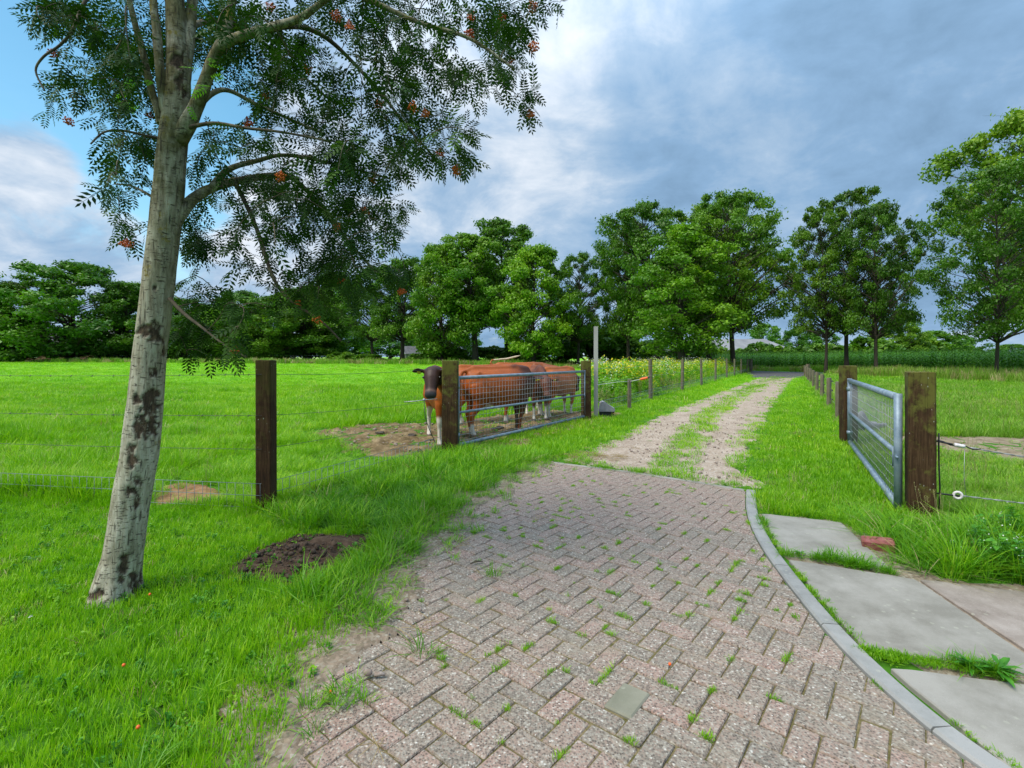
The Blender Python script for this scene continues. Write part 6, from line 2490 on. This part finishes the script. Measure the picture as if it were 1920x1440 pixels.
def leafy_src(seed, H, n_leaf, ll, lw, mat, flowers=None, nfl=0, fs_=.012, branch=0, fspread=.1):
    """upright weed: stem, broad leaves, optional flower heads"""
    g_ = np.random.default_rng(seed + 500)
    mb = MB()
    ax = Vector((g_.normal(0, .08), g_.normal(0, .08), 1)) * H
    mb.tube([(0, 0, 0), ax * .5 + Vector((.01, 0, 0)), ax], [.005, .004, .002], 4, cap=False)
    tips = [ax]
    for b_ in range(branch):
        a = g_.uniform(0, 6.28)
        s0 = ax * g_.uniform(.4, .75)
        e = s0 + Vector((math.cos(a) * H * .22, math.sin(a) * H * .22, H * g_.uniform(.15, .35)))
        mb.tube([s0, s0.lerp(e, .5), e], [.003, .002, .0015], 3, cap=False)
        tips.append(e)
    for i in range(n_leaf):
        f = g_.uniform(.05, .95)
        c_ = ax * f
        a = i * 2.4 + g_.normal(0, .3)
        L = ll * g_.uniform(.6, 1.2) * (1.15 - .5 * f)
        w_ = lw * L / ll
        el = g_.uniform(-.1, .7)
        d_ = Vector((math.cos(a) * math.cos(el), math.sin(a) * math.cos(el), math.sin(el)))
        s_ = Vector((-math.sin(a), math.cos(a), 0))
        b0, m1, m2, t_ = c_ + d_ * .012, c_ + d_ * L * .35, c_ + d_ * L * .7 - Vector((0, 0, L * .08)), c_ + d_ * L - Vector((0, 0, L * .25))
        mb.add([b0, m1 + s_ * w_ * .5, m2 + s_ * w_ * .38, t_, m2 - s_ * w_ * .38, m1 - s_ * w_ * .5, m1 - Vector((0, 0, w_ * .12)), m2 - Vector((0, 0, w_ * .1))],
               [(0, 6, 1), (0, 5, 6), (1, 6, 7, 2), (6, 5, 4, 7), (2, 7, 3), (7, 4, 3)])
    if flowers:
        for i in range(nfl):
            t_ = tips[i % len(tips)]
            c_ = t_ + Vector((g_.normal(0, fspread * .5), g_.normal(0, fspread * .5), g_.uniform(-fspread, fspread * .4)))
            a = g_.uniform(0, 6.28)
            u_ = Vector((math.cos(a), math.sin(a), g_.normal(0, .5))).normalized() * fs_
            v_ = u_.cross(Vector((0, 0, 1)) + Vector(g_.normal(0, .6, 3))).normalized() * fs_
            mb.add([c_ - u_, c_ - v_, c_ + u_, c_ + v_], [(0, 1, 2, 3)], 1)
    me = mb.mesh('weed', (MAT[mat], MAT[flowers]) if flowers else MAT[mat])
    at = me.attributes.new('rnd', 'FLOAT', 'POINT')
    at.data.foreach_set('value', g_.uniform(0, 1, len(me.vertices)).astype(np.float32))
    return src('weed', me)


# broad-leaved weeds beside the nearest gate post
wk = [leafy_src(i, .30, 20, .085, .045, 'weed_leaf', 'white_flower' if i % 2 == 0 else None, 9, .0045, 3, .05) for i in range(4)]
P = grid_pts(3.1, 5.6, 2.9, 4.6, .085)
zone = [(3.35, 3.22), (3.05, 3.6), (3.5, 3.85), (3.9, 4.25), (4.35, 4.3), (5.6, 4.4), (5.2, 2.95), (3.62, 3.0)]
P = P[inpoly(P, zone)]
P = P[rng.uniform(0, 1, len(P)) < .62]
o = scatter('leafy_weeds', wk, P, scl=rng.uniform(.65, 1.3, len(P)) * (.6 + .4 * smoothstep(0, .3, dist_poly(P, zone, True))) * (1 - .4 * smoothstep(3.95, 4.3, P[:, 1])), tilt=.22)
tag(o, 'broad-leaved weeds with tiny white flowers beside the nearest gate post', 'weeds')


def f_edge(P):
    z_ = inpoly(P, [(2.55, 4.1), (2.72, 3.52), (2.9, 3.22), (3.15, 3.35), (3.45, 3.06), (3.8, 3.2), (5.5, 3.0), (5.5, 4.4), (3.9, 4.6), (3.4, 4.9), (3.0, 4.55)])
    n_ = vnoise(P, 3, 71)
    z_ |= inpoly(P, [(3.6, 3.1), (6.5, 3.1), (6.5, 1), (3.5, 1)])
    ds_ = np.min([dist_poly(P, sp_, True) for sp_ in slabs_p], 0)
    bx_, by_ = P[:, 0] - 2.78, P[:, 1] - 3.84
    z_ &= ~hard(P) & (ds_ > .06) & ~((np.hypot(bx_, by_) < .17))
    return np.where(z_, .8, 0), (.19 + .23 * n_) * (.35 + .65 * smoothstep(2.75, 3.15, P[:, 0])) * (1 - .65 * smoothstep(4.02, 4.35, P[:, 1]))


sward('corner_grass', f_edge, 'tall_blade', 'long arching grass around the foot of the nearest gate post', seed=8, hsrc=.4, lean=.55, curl=.8, bands=[(1.0, 5.2, .085, .06, .0068, 26)], xmix='pasture_blade')

# yellow-flowering weeds left of the track
mk = [leafy_src(20, 1.05, 44, .19, .085, 'verge_weed', 'yellow_flower', 24, .025, 6, .17), leafy_src(21, .95, 44, .20, .09, 'verge_weed', 'yellow_flower', 9, .024, 6, .15), leafy_src(22, .85, 44, .19, .09, 'verge_weed'),
      leafy_src(23, .75, 40, .16, .09, 'pasture_blade'), leafy_src(24, 1.15, 22, .15, .05, 'verge_weed', 'white_flower', 30, .018, 4, .12), leafy_src(25, .8, 40, .10, .02, 'dry_blade')]
P = np.concatenate([grid_pts(2, 30, 12.6, 24, .27), grid_pts(2, 32, 24, 52, .42)])
dfe = (.574 * P[:, 1] - 5.2) - P[:, 0]
P = P[(dfe > .12) & (dfe < 10.5) & (P[:, 0] > .13 * P[:, 1] + .55) & in_view(P)]
dfe = (.574 * P[:, 1] - 5.2) - P[:, 0]
nz = vnoise(P, .28, 81)
n3_ = vnoise(P, .7, 82)
ix = np.where(nz > .40, rng.integers(0, 3, len(P)), rng.integers(2, 4, len(P)))
ix = np.where(rng.uniform(0, 1, len(P)) < .07, 4, ix)
ix = np.where((dfe < .8) & (n3_ > .55), 5, ix)
ix = np.where((dfe < 1.5) & (n3_ <= .5) & (rng.uniform(0, 1, len(P)) < .5), 3, ix)
hh = (.95 + .5 * n3_) * (.55 + .45 * smoothstep(.1, 1.6, dfe))
o = scatter('flowering_weeds', mk, P, scl=hh * rng.uniform(.85, 1.15, len(P)), idx=ix, tilt=.15)
tag(o, 'tangle of yellow-flowering weeds left of the track fence', 'weeds')

# clover and other small leaves in the lawn and pasture
kl = [leafy_src(70 + i, .05, 12, .028, .018, ('tall_blade', 'weed_leaf', 'pasture_blade')[i]) for i in range(3)]
P = np.concatenate([grid_pts(-5.5, 0, 1.6, 5.2, .075), grid_pts(-9, 1, 5, 10, .16), grid_pts(2.6, 8, 4.5, 12, .2)])
P = P[~hard(P) & (vnoise(P, 1.3, 98) > .52) & (dist_poly(P, LEFT) > .1) & in_view(P)]
P = P[rng.uniform(0, 1, len(P)) < .55]
o = scatter('clover', kl, P, scl=rng.uniform(.6, 1.4, len(P)), tilt=.3)
tag(o, 'clover and small broad leaves growing among the grass blades', 'clover')

# buttercups in the verges
bc = [leafy_src(40 + i, .16, 3, .03, .01, 'tall_blade', 'yellow_flower', 3, .009, 2, .02) for i in range(2)]
P = np.concatenate([grid_pts(.2, 3.4, 8.2, 12.5, .35), grid_pts(4.2, 9, 8.5, 15, .45)])
P = P[~hard(P) & ~left_past(P) & ~right_past(P)]
P = P[rng.uniform(0, 1, len(P)) < .30]
o = scatter('buttercups', bc, P)
tag(o, 'scattered small yellow buttercups in the track verges', 'flowers')

# tufts in the joints of the paving and on its sandy edge
tf = [blades('joint_tuft', 26, .022, .012, .035, .0030, .7, 'pasture_blade', .6, 300 + i) for i in range(3)]
tf += [blades('edge_tuft', 34, .05, .04, .11, .0042, .75, 'tall_blade', .8, 320 + i) for i in range(3)]
tf += [blades('edge_tuft', 30, .045, .03, .09, .0042, .75, 'lawn_blade', .8, 330 + i) for i in range(2)]
JP, JI, JS = [], [], []
gj = np.random.default_rng(5)
for poly, c_, lx, whole, grey in sel:
    if not inpoly(np.array([[c_.x, c_.y]]), drive_vis)[0]:
        continue
    nz = float(vnoise(np.array([[c_.x, c_.y]]), 1.6, 91)[0] * .6 + vnoise(np.array([[c_.x, c_.y]]), 4.5, 94)[0] * .4)
    if gj.uniform() < .07 + 2.2 * max(0, nz - .50) + (.18 if c_.y > 4.0 else 0):
        a, b_ = random.sample(range(len(poly)), 2) if not whole else random.choice([(0, 1), (1, 2), (2, 3), (3, 0)])
        p_, q_ = poly[a], poly[b_]
        k0 = gj.uniform(0, .7)
        for i in range(int(gj.integers(1, 6))):
            t_ = min(1, k0 + i * .1)
            r_ = p_.lerp(q_, t_)
            JP.append((r_.x, r_.y, .010))
            JI.append(int(gj.integers(0, 3)))
            JS.append(gj.uniform(.35, .95))
# ragged tufts along the left edge
Pm_ = grid_pts(-1.6, 1.2, .9, 7.3, .055)
dl_ = dist_poly(Pm_, LEFT)
inside = inpoly(Pm_, drive_vis)
nz = vnoise(Pm_, 6, 92)
nz2 = vnoise(Pm_, 1.5, 93)
kp = (dl_ < .55) & (rng.uniform(0, 1, len(Pm_)) < np.where(inside, .32 * np.exp(-dl_ / .15), .42) * (nz > .45) * (.4 + nz2))
for p_ in Pm_[kp]:
    JP.append((p_[0], p_[1], .02))
    JI.append(int(gj.integers(3, 8)))
    JS.append(gj.uniform(.5, 1.15))
# seams between slabs and along the kerb


def seam(L, n_, wd_, kinds, s0, s1, z=.015):
    L = [Vector(p_) for p_ in L]
    for _ in range(n_):
        i = int(gj.integers(0, len(L) - 1))
        p_ = L[i].lerp(L[i + 1], gj.uniform()) + Vector(gj.normal(0, wd_, 2))
        JP.append((p_.x, p_.y, z))
        JI.append(int(gj.choice(kinds)))
        JS.append(gj.uniform(s0, s1))


seam([G(1466, 1043).to_2d(), G(1560, 1056).to_2d(), G(1670, 1080).to_2d()], 46, .022, [3, 4, 5, 0], .35, .8)
seam([G(1560, 1053).to_2d(), G(1640, 1072).to_2d()], 10, .02, [3, 4], .8, 1.2)
seam([G(1622, 1232).to_2d(), G(1700, 1245).to_2d(), G(1840, 1265).to_2d()], 130, .024, [0, 1, 2], .4, 1.15, .02)
seam([G(1790, 1258).to_2d(), G(1890, 1275).to_2d()], 22, .02, [3, 4, 5], .5, .8, .02)
kr = offset_line(KLs, -.115)
kseg = [p_ for p_ in kr if 2.45 < p_.y < 3.62]
seam(kseg, 75, .010, [0, 1, 2], .4, 1.0, .02)
seam([p_ for p_ in kr if 3.7 < p_.y < 4.8], 36, .015, [0, 1, 2, 3], .5, .9, .02)
seam([p_ for p_ in kr if 1.5 < p_.y < 2.1], 16, .006, [0, 1], .5, .9, .02)
seam(FAR, 40, .035, [0, 1, 3, 6], .5, 1.0, .02)
o = scatter('joint_weeds', tf, np.array(JP), scl=np.array(JS), idx=np.array(JI), tilt=.2)
tag(o, 'moss and small grass tufts growing in the paving joints', 'grass')
# dandelion-like plant lying over the lower slab joint
dl = [leafy_src(60, .05, 16, .13, .035, 'weed_leaf')]
o = scatter('slab_weed', dl, np.array([[*G(1822, 1268).to_2d(), .03], [*G(1868, 1276).to_2d(), .03], [*G(1500, 1046).to_2d(), .02]]), scl=np.array([.8, .9, .5]))
tag(o, 'flat dark leafy weed in the joint above the nearest slab', 'weeds')

# pebbles on the track and sandy edge, straws, dung, twigs, petals
pb = []
for i in range(4):
    g_ = random.Random(i)
    mb = MB()
    mb.ball((0, 0, .25), 1, 6, 4, sc=(1, g_.uniform(.6, .9), g_.uniform(.45, .7)))
    pb.append(src('pebble', mb.mesh('pebble', MAT['pebble'])))
P = np.concatenate([grid_pts(.3, 7, 5.5, 12, .07), grid_pts(3, 12, 12, 20, .16)])
P = P[inpoly(P, trackp) & (vnoise(P, 2.5, 95) > .38)]
P = P[rng.uniform(0, 1, len(P)) < .55]
s1_ = rng.gamma(2.0, .0042, len(P)).clip(.004, .03)
Pq = grid_pts(-1.7, 1.0, 1.2, 7.2, .05)
Pq = Pq[(dist_poly(Pq, LEFT) < .3)]
Pq = Pq[rng.uniform(0, 1, len(Pq)) < .35]
s2_ = rng.gamma(2.0, .0022, len(Pq)).clip(.002, .014)
Pt = grid_pts(-3.6, 2.6, 8.0, 13.8, .09)
Pt = Pt[inpoly(Pt, trample)]
Pt = Pt[rng.uniform(0, 1, len(Pt)) < .3]
s3_ = rng.gamma(2.0, .008, len(Pt)).clip(.006, .05)
PP = np.concatenate([np.c_[P, np.full(len(P), .014)], np.c_[Pq, np.full(len(Pq), .028)], np.c_[Pt, np.full(len(Pt), .02)]])
o = scatter('loose_stones', pb, PP, scl=np.concatenate([s1_, s2_, s3_]))
tag(o, 'loose small stones on the track, sandy edge and trampled ground', 'stones')

cl = []
for i in range(3):
    g_ = random.Random(i + 9)
    mb = MB()
    mb.ball((0, 0, .2), 1, 7, 5, sc=(1, g_.uniform(.7, .95), g_.uniform(.6, .8)))
    for q_ in range(len(mb.v)):
        mb.v[q_] = tuple(c * (1 + g_.uniform(-.2, .2)) for c in mb.v[q_])
    cl.append(src('clod', mb.mesh('clod', MAT['soil_clod'])))
P = grid_pts(-2.0, -.6, 3.2, 4.4, .022)
P = P[inpoly(P, mole) & (vnoise(P, 9, 97) > .35) & (rng.uniform(0, 1, len(P)) < .5)]
dm = dist_poly(P, mole, True)
o = scatter('soil_clods', cl, np.c_[P, .012 + .05 * smoothstep(0, .35, dm)], scl=rng.gamma(2.0, .0042, len(P)).clip(.003, .026), tilt=.6)
tag(o, 'crumbs of dark earth on the bare mole-dug patch', 'soil')
st = []
for i in range(3):
    g_ = random.Random(i)
    mb = MB()
    for j in range(5):
        a, l_ = g_.uniform(0, 6.28), g_.uniform(.03, .09)
        c_ = Vector((g_.uniform(-.05, .05), g_.uniform(-.05, .05), .008))
        d_ = Vector((math.cos(a) * l_, math.sin(a) * l_, g_.uniform(-.003, .01)))
        mb.tube([c_ - d_, c_ + Vector((0, 0, .006)), c_ + d_], .0013, 3, cap=False)
    st.append(src('straw', mb.mesh('straw', MAT['straw'])))
P = np.concatenate([rng.normal(0, 1, (70, 2)) * (.30, .20) + G(1115, 860).to_2d()[:], grid_pts(-1.4, 2.0, 1.3, 6.8, .2), grid_pts(-3.5, 2.5, 8, 13.8, .17)])
ok_ = (dist_poly(P, [G(1060, 866).to_2d(), G(1150, 850).to_2d()]) < .5) & (P[:, 1] > 6.9)
ok_ |= (inpoly(P, drive_vis) & (rng.uniform(0, 1, len(P)) < .20 * np.exp(-dist_poly(P, LEFT) / .5)))
ok_ |= inpoly(P, trample)
P = P[ok_]
o = scatter('straw', st, np.c_[P, np.full(len(P), .026)], tilt=.05)
tag(o, 'bits of dry straw on the drive and trampled ground', 'straw')

for i, (px, py, s_) in enumerate(((1215 - 540, 700 + 420, 0), )):
    pass
dn = [(-.55, 8.9), (.55, 10.2), (1.25, 11.1), (.9, 11.9), (-1.9, 9.4), (-2.6, 9.7), (-.3, 10.4)]
words_ = ['near the mossy post', 'below the closed gate', 'below the cow facing the camera', 'behind the rusty cow', 'left of the black-faced cow', 'at the left end of the trampled ground', 'under the nearest side-on cow']
for (x, y), wd_ in zip(dn, words_):
    mb = MB()
    for j in range(5):
        mb.ball((random.gauss(0, .06), random.gauss(0, .06), .012 + .006 * j), random.uniform(.04, .075), 8, 5, sc=(1, .8, .35))
    o = mb.build('dung_clod', MAT['dung'])
    o.location = (x, y, .02)
    tag(o, f'dark clod of dung and mud {wd_}', 'dung', 'dark clods on the trampled ground')
mb = MB()
mb.tube([(-.05, 0, .012), (0, .006, .02), (.05, -.004, .012)], [.004, .012, .004], 6, ry=[.003, .006, .003])
o = mb.build('dead_leaf', MAT['twig_bark'])
tp_ = G(893, 1063)
o.location = (tp_.x, tp_.y, .02)
o.rotation_euler = (0, 0, .5)
tag(o, 'curled brown leaf lying on the bricks near the grass edge', 'leaf')
mb = MB()
mb.tube([(-.05, 0, .004), (0, .01, .007), (.05, .0, .004)], .0028, 5)
o = mb.build('twig', MAT['straw'])
tp_ = G(896, 1075)
o.location = (tp_.x, tp_.y, .02)
o.rotation_euler = (0, 0, 1.9)
tag(o, 'pale twig beside the curled brown leaf on the bricks', 'twig')
mb = MB()
mb.ball((0, 0, .02), .022, 8, 5, sc=(1, .8, .7))
mb.tube([(.03, 0, .012), (.06, .005, .012), (.08, 0, .01)], [.012, .01, .004], 5)
o = mb.build('stone', MAT['pebble'])
tp_ = G(690, 1277)
o.location = (tp_.x, tp_.y, .02)
tag(o, 'pinkish stone on the sandy left edge of the bricks', 'stone')
mb = MB()
mb.add([(-.012, 0, 0), (0, -.012, .004), (.014, 0, .008), (0, .013, .003)], [(0, 1, 2, 3)])
mb.add([(-.008, 0, .004), (0, -.006, .012), (.008, .003, .014), (0, .01, .008)], [(0, 1, 2, 3)])
o = mb.build('petal', MAT['petal'])
tp_ = G(57, 1178)
o.location = (tp_.x, tp_.y, .06)
tag(o, 'single white petal on the lawn at the far left', 'petal')
for (px, py), wd_ in zip(((232, 1270), (259, 1391), (281, 1132), (619, 1309), (1896 - 640, 1256)), ('in the lawn below the trunk', 'in the lawn near the bottom edge', 'beside the foot of the trunk', 'on the sandy edge', 'on the bricks above the grey paver')):
    mb = MB()
    mb.ball((0, 0, .008), .008, 8, 6)
    o = mb.build('fallen_berry', MAT['orange_plastic'])
    tp_ = G(px, py)
    o.location = (tp_.x, tp_.y, .05 if px < 500 else .02)
    tag(o, f'fallen orange berry {wd_}', 'berry', 'fallen berries')

bpy.context.view_layer.update()
